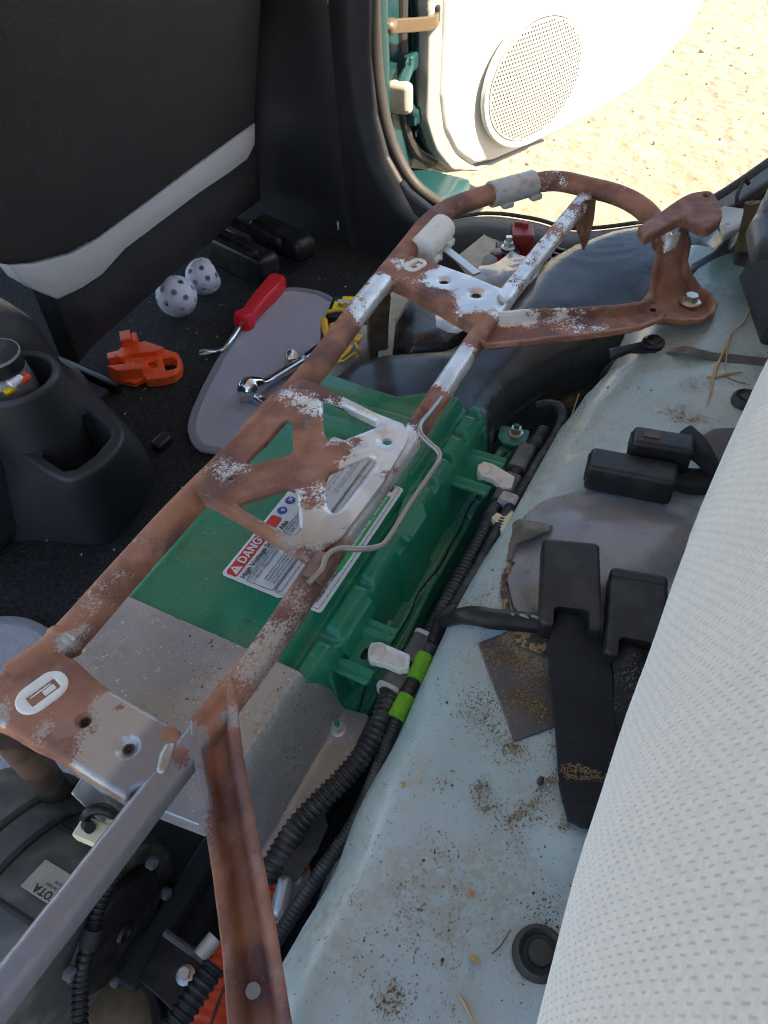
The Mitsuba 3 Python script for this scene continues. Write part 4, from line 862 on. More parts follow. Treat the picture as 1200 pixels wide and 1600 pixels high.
def crumple(px, z, amp, seed, lines=None, res=.008):
    p = Polygon([P(a, b, z)[:2] for a, b in px]).buffer(0)
    def zf(x, y, d):
        q = np.stack([x * 11, y * 11, x * 0 + seed], -1); n = meshkit.fbm(q, 3); m = meshkit.fbm(q + 40, 3)
        return z + amp * (np.abs(n - .5) * 2.2 - .5) + amp * .8 * (m - .5)
    return sheet(p, zf, t=.0004, res=res)
bag = thing('clear_plastic_bag', 'crumpled clear plastic bag behind the far rail', 'plastic bag')
def single(m):
    n = len(m.vertices) // 2; f = m.faces[(m.faces < n).all(1)]; q = trimesh.Trimesh(m.vertices[:n], f, process=False); return q
part(bag, 'upper_film', single(crumple([(735, 445), (750, 412), (775, 402), (800, 384), (812, 392), (835, 396), (850, 410), (830, 440), (790, 470), (760, 462)], -.03, .022, 3)), 'm_film', smooth=50)
part(bag, 'crimped_label', single(crumple([(680, 492), (725, 505), (742, 512), (715, 525), (700, 522), (682, 515)], -.022, .012, 5, res=.005)), 'm_film', smooth=50)
solo('liner_flap', blob_sheet([(598, 470), (612, 452), (645, 446), (640, 470), (618, 500), (612, 560), (600, 590), (590, 560)], [[(610, 470, -.05), (605, 570, -.09)]], .002, t=.004, r=.002), 'm_beige', 'beige fibrous liner flap between the drill and the plastic bag', 'liner')
solo('dark_pouch', blob_sheet([(606, 470), (640, 458), (690, 476), (740, 510), (700, 545), (640, 552), (612, 530)], [[(620, 490, -.075), (690, 520, -.065)]], .03, base=-.14), 'm_duct', 'black rounded moulded pouch inside the plastic bag', 'moulding', smooth=60)
solo('foam_scrap', wob(blob_sheet([(862, 610), (885, 598), (910, 590), (915, 604), (900, 622), (880, 634), (868, 632)], [[(870, 615, -.13), (905, 600, -.12)]], .006, t=.008, res=.005, r=.001), .004, 120), 'm_foam', 'ragged yellow-brown foam scrap in the gap beside the floor pan', 'foam scrap')

# ---------------------------------------------------------------- wiring
har = thing('wiring_harness', 'black corrugated wiring conduits running along the battery flange', 'wiring')
c1 = [(850, 672, -0.058), (826, 708, -0.056), (800, 748, -0.054), (775, 792, -0.054), (757, 830, -0.054), (733, 876, -0.054), (708, 922, -0.054), (684, 968, -0.055), (664, 1004, -0.056)]
part(har, 'conduit', corr([P(*q) for q in c1], .0078, .0046), 'm_conduit', smooth=25)
c1b = [(610, 1078, -0.058), (603, 1105, -0.060), (592, 1136, -0.062), (572, 1172, -0.066), (540, 1212, -0.070), (497, 1255, -0.076), (460, 1296, -0.082), (430, 1345, -0.088), (415, 1375, -0.095)]
part(har, 'conduit', corr([P(*q) for q in c1b], .0090, .0050), 'm_conduit', smooth=25)
c2 = [(838, 634, -0.064), (858, 631, -0.060), (874, 636, -0.056), (878, 655, -0.052), (866, 684, -0.050), (845, 716, -0.048), (820, 758, -0.047), (792, 800, -0.047), (772, 838, -0.046), (748, 884, -0.046), (722, 928, -0.046), (700, 962, -0.047)]
part(har, 'conduit', corr([P(*q) for q in c2], .0055, .0040), 'm_conduit', smooth=25)
c3 = [(690, 975, -0.048), (676, 1005, -0.050), (657, 1042, -0.052), (642, 1072, -0.054), (628, 1104, -0.056), (610, 1150, -0.062), (585, 1215, -0.070), (552, 1288, -0.080), (508, 1352, -0.088), (468, 1412, -0.095), (440, 1455, -0.100), (415, 1500, -0.105)]
part(har, 'conduit', corr([P(*q) for q in c3], .0056, .0032, .07), 'm_conduit', smooth=25)
for (u, v, r_) in (((648, 1062, -0.051), (664, 1024, -0.049), .0072), ((618, 1122, -0.056), (636, 1088, -0.053), .0072)):
    part(har, 'green_tape', tube([P(*u), P(*v)], r_, n=14, sub=4), 'm_greentape', label='bright green tape band round the thin conduit')
for (u, v, r_) in (((824, 702, -0.055), (806, 736, -0.054), .0094), ((802, 748, -0.054), (780, 788, -0.053), .0092), ((662, 1000, -0.056), (640, 1040, -0.056), .0095), ((632, 1045, -0.057), (606, 1082, -0.058), .0095)):
    part(har, 'tape_wrap', tube([P(*u), P(*v)], r_, prof=rsq(.5, 4, .9, 1), sub=3), 'm_fan')
for (u, v, r_) in (((608, 1077, -0.058), (605, 1082, -0.058), .0100), ((662, 1000, -0.056), (665, 995, -0.056), .0098), ((790, 792, -0.050), (797, 780, -0.050), .0095)):
    part(har, 'collar', tube([P(*u), P(*v)], r_, prof=rsq(.5, 4), sub=0), 'm_sleeve')
part(har, 'tape_knot', wob(hull([((*P(690, 972, -0.044),), .007), ((*P(705, 955, -0.044),), .006), ((*P(678, 998, -0.046),), .006)]).subdivide(), .0015, 200), 'm_black')
tp = [(690, 974, -.046), (706, 967, -.022), (724, 962, .003), (748, 963, .012), (768, 967, .013), (800, 970, .013), (840, 974, .014), (858, 976, .014)]
arm_ = thing('taped_branch', 'black taped wiring branch crossing the pan to the first buckle', 'wiring')
part(arm_, 'sleeve', tube([P(*q) for q in tp], [.0055, .006, .0075, .0082, .008, .008, .008], n=14), 'm_black', smooth=60)
for q in ((772, 968, .004), (800, 970, .0125), (818, 972, .0135), (836, 974, .014)):
    p = P(*q); part(arm_, 'tape_edge', tube([p - [.0010, 0, 0], p + [.0010, 0, 0]], .0086, n=14, sub=0), 'm_toolgrey')
for j_, (px_, z_, mt, lb) in enumerate((([(746, 730), (756, 724), (770, 728), (804, 748), (799, 766), (785, 764), (770, 752), (750, 744)], -.045, 'm_white', 'white plastic cable clip on the far battery bracket'), ([(575, 1018), (580, 1007), (595, 1006), (641, 1026), (639, 1048), (624, 1050), (600, 1040), (578, 1036)], -.045, 'm_white', 'white plastic cable clip on the near battery bracket'))):
    k = thing('cable_clip', lb, 'cable clip'); pg_ = rd(FZ(z_).poly(px_), .002)
    part(k, 'strap', FZ(z_).to(sheet(pg_, lambda x, y, d: .0035 * (1 - sst(.002, .004, d)), t=.006, res=.0028, rr=.0012)), mt)
    part(k, 'post', FZ(z_).to(sheet(oval(*FZ(z_).loc(*((756, 735) if j_ == 0 else (588, 1022))), .008, .007), .004, t=.012, res=.003, rr=.002)), mt)
k = thing('wire_clip', 'cream plastic clip on the thin conduit beside the floor pan', 'cable clip')
pg_ = FZ(-.042).poly([(768, 808), (776, 800), (790, 806), (800, 796), (803, 800), (795, 815), (790, 830), (782, 832), (780, 820)])
part(k, 'body', FZ(-.042).to(sheet(rd(pg_, .0008), 0., t=.010, res=.003, rr=.001)), 'm_cream')

# ---------------------------------------------------------------- on the carpet
ZC = -.266
def floor_mat(px, label, r):
    k = thing('floor_mat', label, 'floor mat'); F = FZ(ZC)
    p = rd(Polygon(cr(np.array([F.loc(*q) for q in px]), 6, True)).buffer(0), r)
    part(k, 'carpet', F.to(sheet(p.buffer(-.006), lambda x, y, d: .006 + .002 * (meshkit.fbm(np.stack([x * 20, y * 20, x * 0], -1), 2) - .5), t=.004, res=.012, rr=.001)), 'm_mat')
    e = resample(np.c_[np.array(p.buffer(-.005).exterior.coords), np.full(len(p.buffer(-.005).exterior.coords), ZC + .004)], .008)[0]
    part(k, 'bound_edge', tube(e, .0055, n=8, sub=0, prof=rsq(.6, 3, .75, 1.2), up=(0, 0, 1), cap=False), 'm_matedge')
    return k
floor_mat([(296, 668), (318, 610), (350, 552), (385, 498), (412, 468), (450, 455), (490, 458), (520, 470), (600, 520), (640, 600), (560, 700), (470, 780), (350, 716), (310, 704)], 'grey carpet floor mat with stitched edge lying under the tools', .012)
floor_mat([(-90, 1010), (-20, 974), (30, 969), (72, 984), (110, 1020), (170, 1090), (230, 1200), (160, 1300), (60, 1300), (-100, 1300)], 'grey carpet floor mat in the near corner under the end plate', .012)
def ball(px, py, r_px, label, seed, dent=False):
    c = P(px, py, ZC + .036); r = S(r_px, c); c[2] = ZC + r
    c = P(px, py, ZC + r)
    m = m3.Manifold.sphere(r, 56) - m3.Manifold.sphere(r * .93, 40)
    n = 26; rot = trimesh.transformations.euler_matrix(*np.random.default_rng(seed).uniform(0, 6, 3))[:3, :3]
    for i in range(n):
        zz = 1 - 2 * (i + .5) / n; a = i * 2.39996; d = rot @ np.array([math.sqrt(1 - zz * zz) * math.cos(a), math.sqrt(1 - zz * zz) * math.sin(a), zz])
        q = m3.Manifold.cylinder(r * .35, r * .15, r * .15, 18).translate((0, 0, r * .8))
        t = trimesh.geometry.align_vectors([0, 0, 1], d)[:3]; m = m - q.transform(t[:3, :4])
    g = man(m)
    if dent:
        v = g.vertices; dd = np.array([.80, -.55, .2]); dd /= np.linalg.norm(dd); h = v @ dd; k_ = h > r * .72
        v[k_] -= np.outer((h[k_] - r * .72) * 1.5, dd); g.vertices = v
    g.apply_translation(c)
    solo('perforated_ball', g, 'm_ball', label, 'ball', smooth=30)
ball(276, 463, 31.5, 'white perforated plastic ball nearest the console', 1)
ball(318, 432, 28, 'dented white perforated plastic ball tucked behind the other ball', 5, True)
# orange clip
k = thing('orange_connector_grip', 'bright orange plastic service plug lying on the carpet', 'plastic plug')
a, b = P(176, 585, ZC), P(284, 578, ZC); F = FZ(ZC, a, b); L = np.linalg.norm((b - a)[:2]); u = L / 108
hd = rd(F.poly([(238, 553), (262, 557), (280, 562), (287, 573), (285, 588), (275, 597), (255, 602), (232, 604), (226, 596), (224, 566)]), .004)
hw = rd(F.poly([(256, 571), (270, 569), (279, 574), (280, 584), (275, 588), (262, 590)]), .003); hw2 = rd(F.poly([(233, 577), (246, 574), (249, 585), (238, 586)]), .002)
part(k, 'handle', F.to(sheet(hd.difference(hw).difference(hw2), lambda x, y, d: .016, t=.014, res=.004, rr=.003)), 'm_orange')
part(k, 'plug_body', F.to(sheet(rd(F.poly([(186, 600), (176, 594), (178, 578), (200, 575), (226, 570), (228, 598), (212, 606)]), .001), .010, base=.001, res=.005, rr=.0015)), 'm_orange')
part(k, 'housing', F.to(sheet(F.poly([(175, 594), (212, 590), (229, 591), (229, 598), (192, 602)]), .030, base=.001, res=.005, rr=.001)), 'm_orange')
part(k, 'latch_arm', F.to(sheet(rd(F.poly([(186, 572), (198, 560), (232, 552), (262, 562), (250, 568), (212, 572), (195, 578)]), .001), .026, base=.012, res=.004, rr=.001)), 'm_orange')
part(k, 'upper_tab', F.to(sheet(F.poly([(196, 548), (212, 545), (214, 560), (198, 562)]), .040, base=.012, res=.004, rr=.001)), 'm_orange')
part(k, 'upper_tab', F.to(sheet(F.poly([(213, 547), (221, 546), (223, 558), (215, 560)]), .036, base=.012, res=.004, rr=.001)), 'm_orange')
part(k, 'socket', F.to(cat(sheet(F.poly([(173, 568), (196, 562), (198, 572), (174, 577)]), .022, base=.006, res=.004, rr=.001), sheet(F.poly([(200, 577), (228, 572), (231, 590), (202, 592)]), .021, base=.006, res=.004, rr=.001))), 'm_orange')
for (p, q) in (((212, 577), (216, 591)), ((230, 592), (247, 588)), ((231, 598), (246, 595)), ((205, 566), (236, 560))):
    part(k, 'rib', tube([F.pt(*F.loc(*p), .0215), F.pt(*F.loc(*q), .0215)], .0014, n=6, sub=0), 'm_orange')
# pry tool
k = thing('pry_tool', 'trim pry tool with red handle and bent steel shaft', 'pry tool')
zt = ZC + .02
hp = [P(434, 440, zt), P(425, 452, zt), P(408, 470, zt), P(394, 487, zt), P(384, 498, zt), P(377, 506, zt)]
part(k, 'handle', tube(hp, [.0165, .0175, .0165, .0145, .0125, .0185, .0150], prof=rsq(.55, 3), sub=4), 'm_red', smooth=28)
part(k, 'shaft', tube([P(379, 503, zt), P(372, 515, zt), P(360, 533, zt - .001), P(350, 545, zt - .006), P(338, 549, zt - .010), P(326, 550, zt - .010)], [.0042, .0042, .0040, .004, .004, .0045], n=12, sub=6), 'm_chrome', smooth=60)
for s in (-1, 1):
    part(k, 'fork_tine', tube([P(330, 550, zt - .010), P(320, 550 + 2.5 * s, zt - .010), P(312, 551 + 2.5 * s, zt - .011)], [.0035, .0025, .0018], n=8, sub=3), 'm_steel')
# ratchet
k = thing('ratchet_wrench', 'chrome ratchet wrench with extension bar on the grey mat', 'ratchet'); zr = ZC + .022
hc = P(390, 606, zr + .01)
part(k, 'head', hull([(hc, .019), (P(403, 602, zr + .006), .014), (P(383, 614, zr), .015)], 28), 'm_chrome', smooth=60)
part(k, 'handle', tube([P(402, 603, zr + .006), P(420, 595, zr), P(445, 580, zr), P(475, 562, zr), P(500, 545, zr)], [.011, .0075, .0075, .009, .010], n=14, sub=5, prof=rsq(.7, 4, .7, 1)), 'm_chrome', smooth=50)
part(k, 'extension_bar', cyl(.0085, P(390, 613, zr - .002), P(440, 648, zr - .002), 16), 'm_chrome', smooth=40)
part(k, 'collar', cyl(.0098, P(396, 617, zr - .002), P(402, 621, zr - .002), 16), 'm_steel', smooth=40)
k = thing('socket', 'small chrome socket standing on the grey mat behind the ratchet', 'socket')
sa, sb = P(452, 567, ZC + .008), P(457, 548, ZC + .045)
part(k, 'shell', along(lathe([[.0065, 0], [.0085, 0], [.0105, .004], [.0105, .030], [.0095, .031], [.0085, .031], [.0085, .020], [0, .020]], 20), sa, sb), 'm_chrome', smooth=40)
k = thing('socket_adapter', 'dark steel socket adapter between the ratchet and the front tube', 'socket')
part(k, 'body', cyl(.0075, P(438, 590, ZC + .01), P(452, 578, ZC + .012), 14), 'm_toolgrey')
part(k, 'drive', cyl(.005, P(470, 566, ZC + .02), P(477, 556, ZC + .03), 10), 'm_steel')
solo('plastic_scrap', wob(rbox(S(34, P(253, 692, ZC)), .022, .014, .006, seg=10), .003, 90).apply_translation(P(253, 690, ZC + .006)), 'm_black', 'small black plastic scrap on the carpet behind the console', 'plastic scrap')
# power drill
k = thing('power_drill', 'cordless power drill in yellow and grey lying behind the front tube', 'power drill')
zd = -.15
bt_ = P(560, 468, -.19); F = Fr(P(518, 478, -.165), P(575, 482, -.165) - P(518, 478, -.165), (0, 1, 0)); s = S(1, P(540, 480, -.165))
part(k, 'battery_pack', F.to(rbox(s * 92, s * 60, s * 48, .006, (s * 40, s * 8, -s * 26))), 'm_black')
lb = part(k, 'pack_label', F.to(rbox(s * 80, s * 26, .0016, .0006, (s * 42, s * 2, -.0006))), 'm_yellow', label='yellow label strip on the battery pack')
FU = Fr(F.pt(0, 0, .0004), -F.U, -F.V)
t = text('LITHIUM ION', s * 11, True); t.vertices[:, 0] *= s * 64 / t.bounds[1][0]; t.apply_translation([-s * 74, -s * 8, .0006]); part(lb, 'lettering', FU.to(t), 'm_ink', smooth=False)
part(k, 'pack_label', F.to(rbox(s * 20, s * 14, .0016, .0005, (s * 22, s * 24, -.0006))), 'm_yellow')
part(k, 'grey_label', F.to(rbox(s * 24, s * 9, .0012, .0005, (s * 18, s * 16, .0))), 'm_sleeve')
t = text('20V MAX', s * 9, True); t.vertices[:, 0] *= s * 36 / t.bounds[1][0]; t.apply_translation([-s * 70, -s * 30, .0006]); part(lb, 'lettering', FU.to(t), 'm_label', smooth=False)
pts = [P(525, 500, -.19), P(545, 520, -.18), P(562, 540, -.165)]
part(k, 'handle_grip', hull([(P(525, 512, -.20), .026), (P(548, 508, -.2), .026), (P(520, 545, -.20), .02)], 20), 'm_black', smooth=60)
part(k, 'trigger_guard', tube([P(510, 488, -.165), P(516, 486, -.16), P(530, 484, -.16), P(552, 486, -.16)], .003, n=8), 'm_yellowdull')
part(k, 'yellow_side', tube([P(506, 500, -.17), P(509, 515, -.17), P(514, 528, -.17)], .006, n=8), 'm_yellowdull')
part(k, 'yellow_side', hull([(P(520, 510, -.165), .006), (P(528, 508, -.165), .006), (P(524, 524, -.17), .006)]), 'm_yellowdull')
part(k, 'motor_housing', hull([(P(560, 542, -.165), .028), (P(540, 562, -.155), .030), (P(520, 585, -.155), .028)], 24), 'm_toolgrey', smooth=60)
part(k, 'motor_cap', hull([(P(566, 532, -.16), .024), (P(558, 540, -.16), .028)], 24), 'm_toolgrey', smooth=60)
z_ = -.122
part(k, 'yellow_inlay', tube([P(530, 560, z_), P(538, 551, z_), P(546, 541, z_)], [.004, .007, .006], n=8, prof=rsq(.4, 3, .4, 1), up=(0, 0, 1)), 'm_yellowdull')
part(k, 'yellow_inlay', tube([P(556, 533, z_ - .006), P(563, 524, z_ - .008)], .005, n=8, prof=rsq(.4, 3, .4, 1), up=(0, 0, 1), sub=2), 'm_yellowdull')
part(k, 'yellow_piping', tube([P(555, 535, z_ - .004), P(558, 542, z_), P(566, 548, z_ - .006), P(567, 553, z_ - .012)], .0018, n=6), 'm_yellowdull')
part(k, 'yellow_piping', tube([P(503, 589, -.125), P(512, 572, -.12), P(520, 564, -.12), P(536, 564, -.12), P(548, 556, -.12), P(554, 552, -.122), P(559, 558, -.128)], .0018, n=6), 'm_yellowdull')

# ---------------------------------------------------------------- centre console and jar
con = thing('center_console', 'dark plastic end of the centre console with a cup holder and a square bin', 'console')
rim2 = [P(a, b, -.125) for a, b in ((-40, 690), (18, 707), (60, 730), (100, 750), (140, 740), (175, 715), (192, 688), (190, 668), (172, 648), (140, 628), (110, 608))]
cz = P(95, 680, -.125)
def lvl(px, z): return [P(a, b, z) for a, b in px]
outer2 = [(-70, 680), (18, 707), (60, 732), (103, 752), (145, 740), (178, 714), (194, 686), (190, 664), (170, 644), (120, 610), (60, 560), (-60, 520)]
base2 = [(-90, 760), (0, 838), (70, 845), (165, 850), (205, 815), (228, 780), (240, 745), (232, 710), (205, 672), (160, 625), (100, 560), (-60, 540)]
R1 = np.array(lvl(outer2, -.125)); R3 = np.array(lvl(base2, -.268))
def rsm(r, n=72): return resample(cr(r, 8, True)[list(range(len(r) * 8)) + [0]], 1)[0][:1] if False else _rs(r, n)
def _rs(r, n):
    c = cr(r, 8, True); c = np.vstack([c, c[:1]]); s = np.r_[0, np.cumsum(np.linalg.norm(np.diff(c, axis=0), axis=1))]; q = np.linspace(0, s[-1], n, endpoint=False)
    return np.stack([np.interp(q, s, c[:, i]) for i in range(3)], 1)
a1, a3 = _rs(R1, 72), _rs(R3, 72)
shift = min(range(72), key=lambda k_: np.linalg.norm(np.roll(a3, -k_, 0)[:, :2] - a1[:, :2], axis=1).sum()); a3 = np.roll(a3, -shift, 0)
mid = a1 * .6 + a3 * .4 + np.r_[0, 0, -.0]; cen = a1.mean(0)
rings_ = [a3, a1 * .35 + a3 * .65, a1 * .80 + a3 * .20, a1 * .98 + a3 * .02 + [0, 0, -.003], a1 + (cen - a1) * .02 + [0, 0, .001]]
part(con, 'body', loft(rings_, cap=False), 'm_trim', smooth=50)
binp = rd(FZ(-.125).poly([(62, 712), (100, 737), (120, 734), (150, 712), (172, 686), (170, 672), (135, 645), (122, 650), (100, 680)]), .006)
topp = Polygon(a1[:, :2]).buffer(0)
part(con, 'bin_rim', FZ(-.125).to(sheet(topp.difference(binp), lambda x, y, d: .002 + .002 * np.clip(d / .006, 0, 1), t=.006, res=.008, rr=.004)), 'm_trim', smooth=50)
pw = np.array(binp.exterior.coords); n_ = len(pw)
part(con, 'bin_wall', loft([np.c_[pw[:-1], np.full(n_ - 1, -.128)], np.c_[pw[:-1], np.full(n_ - 1, -.21)]], cap=False), 'm_blackmatte', smooth=50)
part(con, 'bin_floor', FZ(-.21).to(sheet(binp, 0., t=.003, res=.01)), 'm_blackmatte')
c = P(20, 588, -.045); rc = S(70, c); rc2 = rc * .82
cm = lathe([[rc2, -.07], [rc2, -.004], [rc2 + .002, 0], [rc - .004, .002], [rc - .001, 0], [rc + .001, -.006], [rc * 1.02, -.05], [rc * 1.05, -.10], [rc * 1.08, -.20]], 48); cm.apply_translation(c)
part(con, 'cup_holder', cm, 'm_trim', smooth=50)
part(con, 'cup_floor', lathe([[0, 0], [rc2, 0], [rc2, -.004], [0, -.004]], 32).apply_translation(c - [0, 0, .07]), 'm_blackmatte')
part(con, 'front_block', rbox(.22, .5, .2, .03, (c[0] - .06, c[1] + .26, -.17)), 'm_trim')
jar = thing('snack_jar', 'clear jar with black lid and small wrapped sweets standing in the cup holder', 'jar')
cj = P(8, 592, -.05); rj = rc * .62
part(jar, 'glass', lathe([[0, -.06], [rj, -.055], [rj, -.01], [rj * .92, .008], [rj * .82, .016], [rj * .82, .022]], 32).apply_translation(cj), 'm_jar', smooth=50)
cl = P(8, 562, -.01)
part(jar, 'lid', lathe([[rj * .86, -.018], [rj * .9, -.016], [rj * .9, .0], [rj * .86, .004], [0, .005]], 36).apply_translation([cj[0], cj[1], cj[2] + .034]), 'm_black', smooth=40)
part(jar, 'lid_bead', lathe([[rj * .86, .0012], [rj * .895, .0022], [rj * .91, 0], [rj * .895, -.0022], [rj * .86, -.0012]], 36).apply_translation([cj[0], cj[1], cj[2] + .036]), 'm_toolgrey', smooth=40)
for i_, (px, py, mt) in enumerate(((42, 560, 'm_ball'), (60, 602, 'm_orangecable'), (48, 618, 'm_label'), (20, 620, 'm_yellow'), (2, 612, 'm_sleeve'), (30, 606, 'm_ball'))):
    q = P(px, py, -.05); q = cj + (q - cj) * min(1, rj * .8 / np.linalg.norm((q - cj)[:2])); part(jar, 'sweet', wob(rbox(.018, .014, .008, .003), .002, 300, i_).apply_translation([q[0], q[1], cj[2] + .002 + .004 * (i_ % 3)]), mt)

# ---------------------------------------------------------------- blower fan and the dark well in the near corner
fan = thing('blower_fan', 'dusty black battery blower fan housing in the near corner', 'blower')
fc = P(178, 1448, -.115); rf = .098
ang = np.linspace(0, 2 * np.pi, 64, endpoint=False)
def ringy(r, y): return np.c_[fc[0] - .03 + r * np.cos(ang), np.full(64, y), fc[2] - .015 + r * np.sin(ang)]
y0f, y1f = fc[1] - .0, fc[1] + .135
part(fan, 'housing', loft([ringy(rf * .55, y0f), ringy(rf * .96, y0f + .004), ringy(rf, y0f + .012), ringy(rf, y0f + .055), ringy(rf * 1.0, y0f + .056)], cap=True), 'm_fan', smooth=35)
part(fan, 'housing', loft([ringy(rf * 1.0, y0f + .0585), ringy(rf * 1.06, y0f + .0585), ringy(rf * 1.06, y0f + .078), ringy(rf * 1.0, y0f + .078)], cap=True), 'm_fan', smooth=35)
part(fan, 'rear_shell', loft([ringy(rf * 1.0, y0f + .08), ringy(rf * 1.09, y0f + .083), ringy(rf * 1.10, y0f + .105), ringy(rf * 1.02, y0f + .135), ringy(rf * .4, y0f + .14)], cap=True), 'm_fan', smooth=35)
part(fan, 'seam', loft([ringy(rf * .985, y0f + .056), ringy(rf * .985, y0f + .06)], cap=False), 'm_blackmatte', smooth=60)
for t_ in (.9, 1.55, 2.25, 2.9):
    d_ = np.array([math.cos(t_), 0, math.sin(t_)]); p0 = np.array([fc[0] - .03, 0, fc[2] - .015])
    part(fan, 'rib', tube([p0 + d_ * rf + [0, y0f + .012, 0], p0 + d_ * rf + [0, y0f + .055, 0]], .0022, n=8, sub=0), 'm_blackmatte')
FDk = Fr(fc, (-1, 0, 0), (0, 0, 1))
part(fan, 'motor_disc', Fr(fc + [0, -.006, 0], (1, 0, 0), (0, 0, 1)).to(lathe([[.040, -.008], [.046, -.004], [.044, .002], [.036, .004], [.008, .004], [.007, .0065], [.004, .0065], [.003, .003], [0, .003]], 36)), 'm_black', smooth=30)
for t_ in (.5, 2.4, 4.2, 5.6):
    p = fc + np.array([.052 * math.cos(t_), -.008, .052 * math.sin(t_)]); part(fan, 'screw', Fr(p, (1, 0, 0), (0, 0, 1)).to(lathe([[0, -.003], [.005, -.003], [.005, .002], [.0035, .003], [0, .0015]], 14)), 'm_fabricgrey')
p0 = np.array([fc[0] - .03, 0, fc[2] - .015]); lt = P(88, 1386, -.04)
d_ = ray(88, 1386); o_ = EYE - p0; A = d_[0]**2 + d_[2]**2; B = o_[0] * d_[0] + o_[2] * d_[2]; Cc = o_[0]**2 + o_[2]**2 - (rf + .0012)**2
hit = EYE + d_ * ((-B - math.sqrt(max(B * B - A * Cc, 0))) / A); nrm = hit - p0; nrm[1] = 0; nrm /= np.linalg.norm(nrm)
tx = np.cross([0, 1, 0], nrm); FLb = Fr(hit, [0, -1, 0], tx)
if FLb.N @ nrm < 0: FLb = Fr(hit, [0, -1, 0], -tx)
lk = part(fan, 'rating_label', FLb.to(rbox(.042, .022, .0008, .0003)), 'm_beige', label='small white printed label on the blower housing')
def upside(s_, h, u, v, m, bold=False, maxw=None):
    F = Fr(FLb.pt(0, 0, .0003), -FLb.U, -FLb.V); t = text(s_, h, bold)
    if maxw and t.bounds[1][0] > maxw: t.vertices[:, 0] *= maxw / t.bounds[1][0]
    t.apply_translation([u, v, .0004]); part(lk, 'lettering', F.to(t), m, smooth=False)
upside('TOYOTA', .0052, -.018, .0045, 'm_ink', True)
for i_, s_ in enumerate(('BLOWER ASSY, BATTERY', 'DC 12V  MADE IN', 'G9230')): upside(s_, .0018, -.018, .0005 - .0035 * i_, 'm_inkgrey', maxw=.026)
k = thing('cream_connector', 'cream plastic wire connector beside the rear rail', 'connector')
cc = P(152, 1298, -.035); cc = P(148, 1302, -.02); F = Fr(cc, P(175, 1312, -.02) - P(122, 1290, -.02), (0, 1, 0)); s = S(1, cc)
part(k, 'housing', F.to(cat(rbox(s * 56, s * 34, s * 24, .0015), rbox(s * 20, s * 14, s * 18, .001, (s * 18, s * 20, 0)))), 'm_cream')
part(k, 'lead', tube([cc + [0, .0, .01], P(132, 1285, -.02), P(140, 1268, -.01), P(162, 1264, -.01), P(180, 1276, -.02), P(190, 1300, -.05)], s * 9, n=10), 'm_black', smooth=60)
solo('steel_bracket', cat(*[Fr(P(166, 1250, -.03), (1, .1, 0), (0, .2, 1)).to(rbox(.026, .07, .003, .001)), Fr(P(176, 1256, -.035), (0.1, 1, 0), (0, .2, 1)).to(rbox(.014, .07, .003, .001))]), 'm_steel', 'bent steel bracket under the near end plate', 'bracket')
k = thing('thin_loom', 'thin black corrugated loom hanging down over the blower', 'wiring')
part(k, 'conduit', corr([P(*q) for q in ((190, 1350, -.06), (175, 1372, -.06), (160, 1400, -.065), (150, 1430, -.07), (142, 1465, -.075), (132, 1500, -.08), (126, 1545, -.09), (124, 1640, -.10))], .0058, .0042), 'm_black', smooth=25)
part(k, 'tape', tube([P(146, 1450, -.07), P(138, 1480, -.077)], .0066, n=12, sub=0), 'm_blackmatte')
k = thing('slotted_bracket', 'dull steel bracket with an oval slot beside the blower motor', 'bracket')
FB2 = FZ(-.10); bp_ = rd(FB2.poly([(82, 1508), (118, 1455), (150, 1470), (140, 1505), (106, 1540)]), .003).difference(oval(*FB2.loc(109, 1486), .0085, .0045, 2.2))
part(k, 'plate', FB2.to(sheet(bp_, 0., t=.003, res=.005, rr=.001)), 'm_fabricgrey')
k = thing('mounting_bracket', 'black steel mounting bracket with a big bolt in the dark well', 'bracket')
FB3 = FZ(-.145); bp_ = rd(FB3.poly([(215, 1530), (258, 1455), (330, 1510), (330, 1580), (290, 1600), (250, 1560)]), .003)
part(k, 'plate', FB3.to(sheet(bp_, 0., t=.004, res=.008, rr=.001)), 'm_black')
c = P(290, 1524, -.142); part(k, 'bolt', Fr(c, (1, .4, 0), (0, 1, 0)).to(boltmesh(S(15, c), .006)), 'm_steel')
part(k, 'edge_flange', tube([P(258, 1457, -.143), P(330, 1508, -.143)], .003, n=8, sub=0), 'm_fabricgrey')
k = thing('dark_canister', 'dark rounded canister low in the near well', 'canister')
part(k, 'shell', hull([(P(205, 1580, -.20), .04), (P(200, 1640, -.22), .04)], 24), 'm_brown', smooth=60)
part(k, 'ring', tube([P(170, 1560, -.17), P(195, 1535, -.17), P(235, 1545, -.17), P(250, 1590, -.17), P(245, 1650, -.17)], .006, n=10), 'm_black', smooth=60)
solo('well_block', cat(rbox(.10, .10, .12, .01, P(300, 1390, -.24)), rbox(.06, .12, .08, .01, P(250, 1420, -.22)), rbox(.15, .02, .03, .004, P(290, 1400, -.17))), 'm_blackmatte', 'black blocky parts deep in the shadow of the well', 'black box')
k = thing('high_voltage_cable', 'bright orange ribbed high voltage cable passing under the channel leg', 'cable')
part(k, 'sheath', corr([P(*q) for q in ((460, 1345, -.15), (432, 1388, -.145), (395, 1450, -.14), (360, 1510, -.135), (332, 1575, -.13), (310, 1650, -.13))], .0165, .0065, .05, 20), 'm_orangecable', smooth=40)
part(k, 'seam', tube([P(*q) for q in ((372, 1500, -.118), (350, 1545, -.114), (330, 1600, -.112))], .0010, n=6), 'm_darkrust')
k = thing('side_loom', 'black corrugated loom beside the orange cable at the bottom edge', 'wiring')
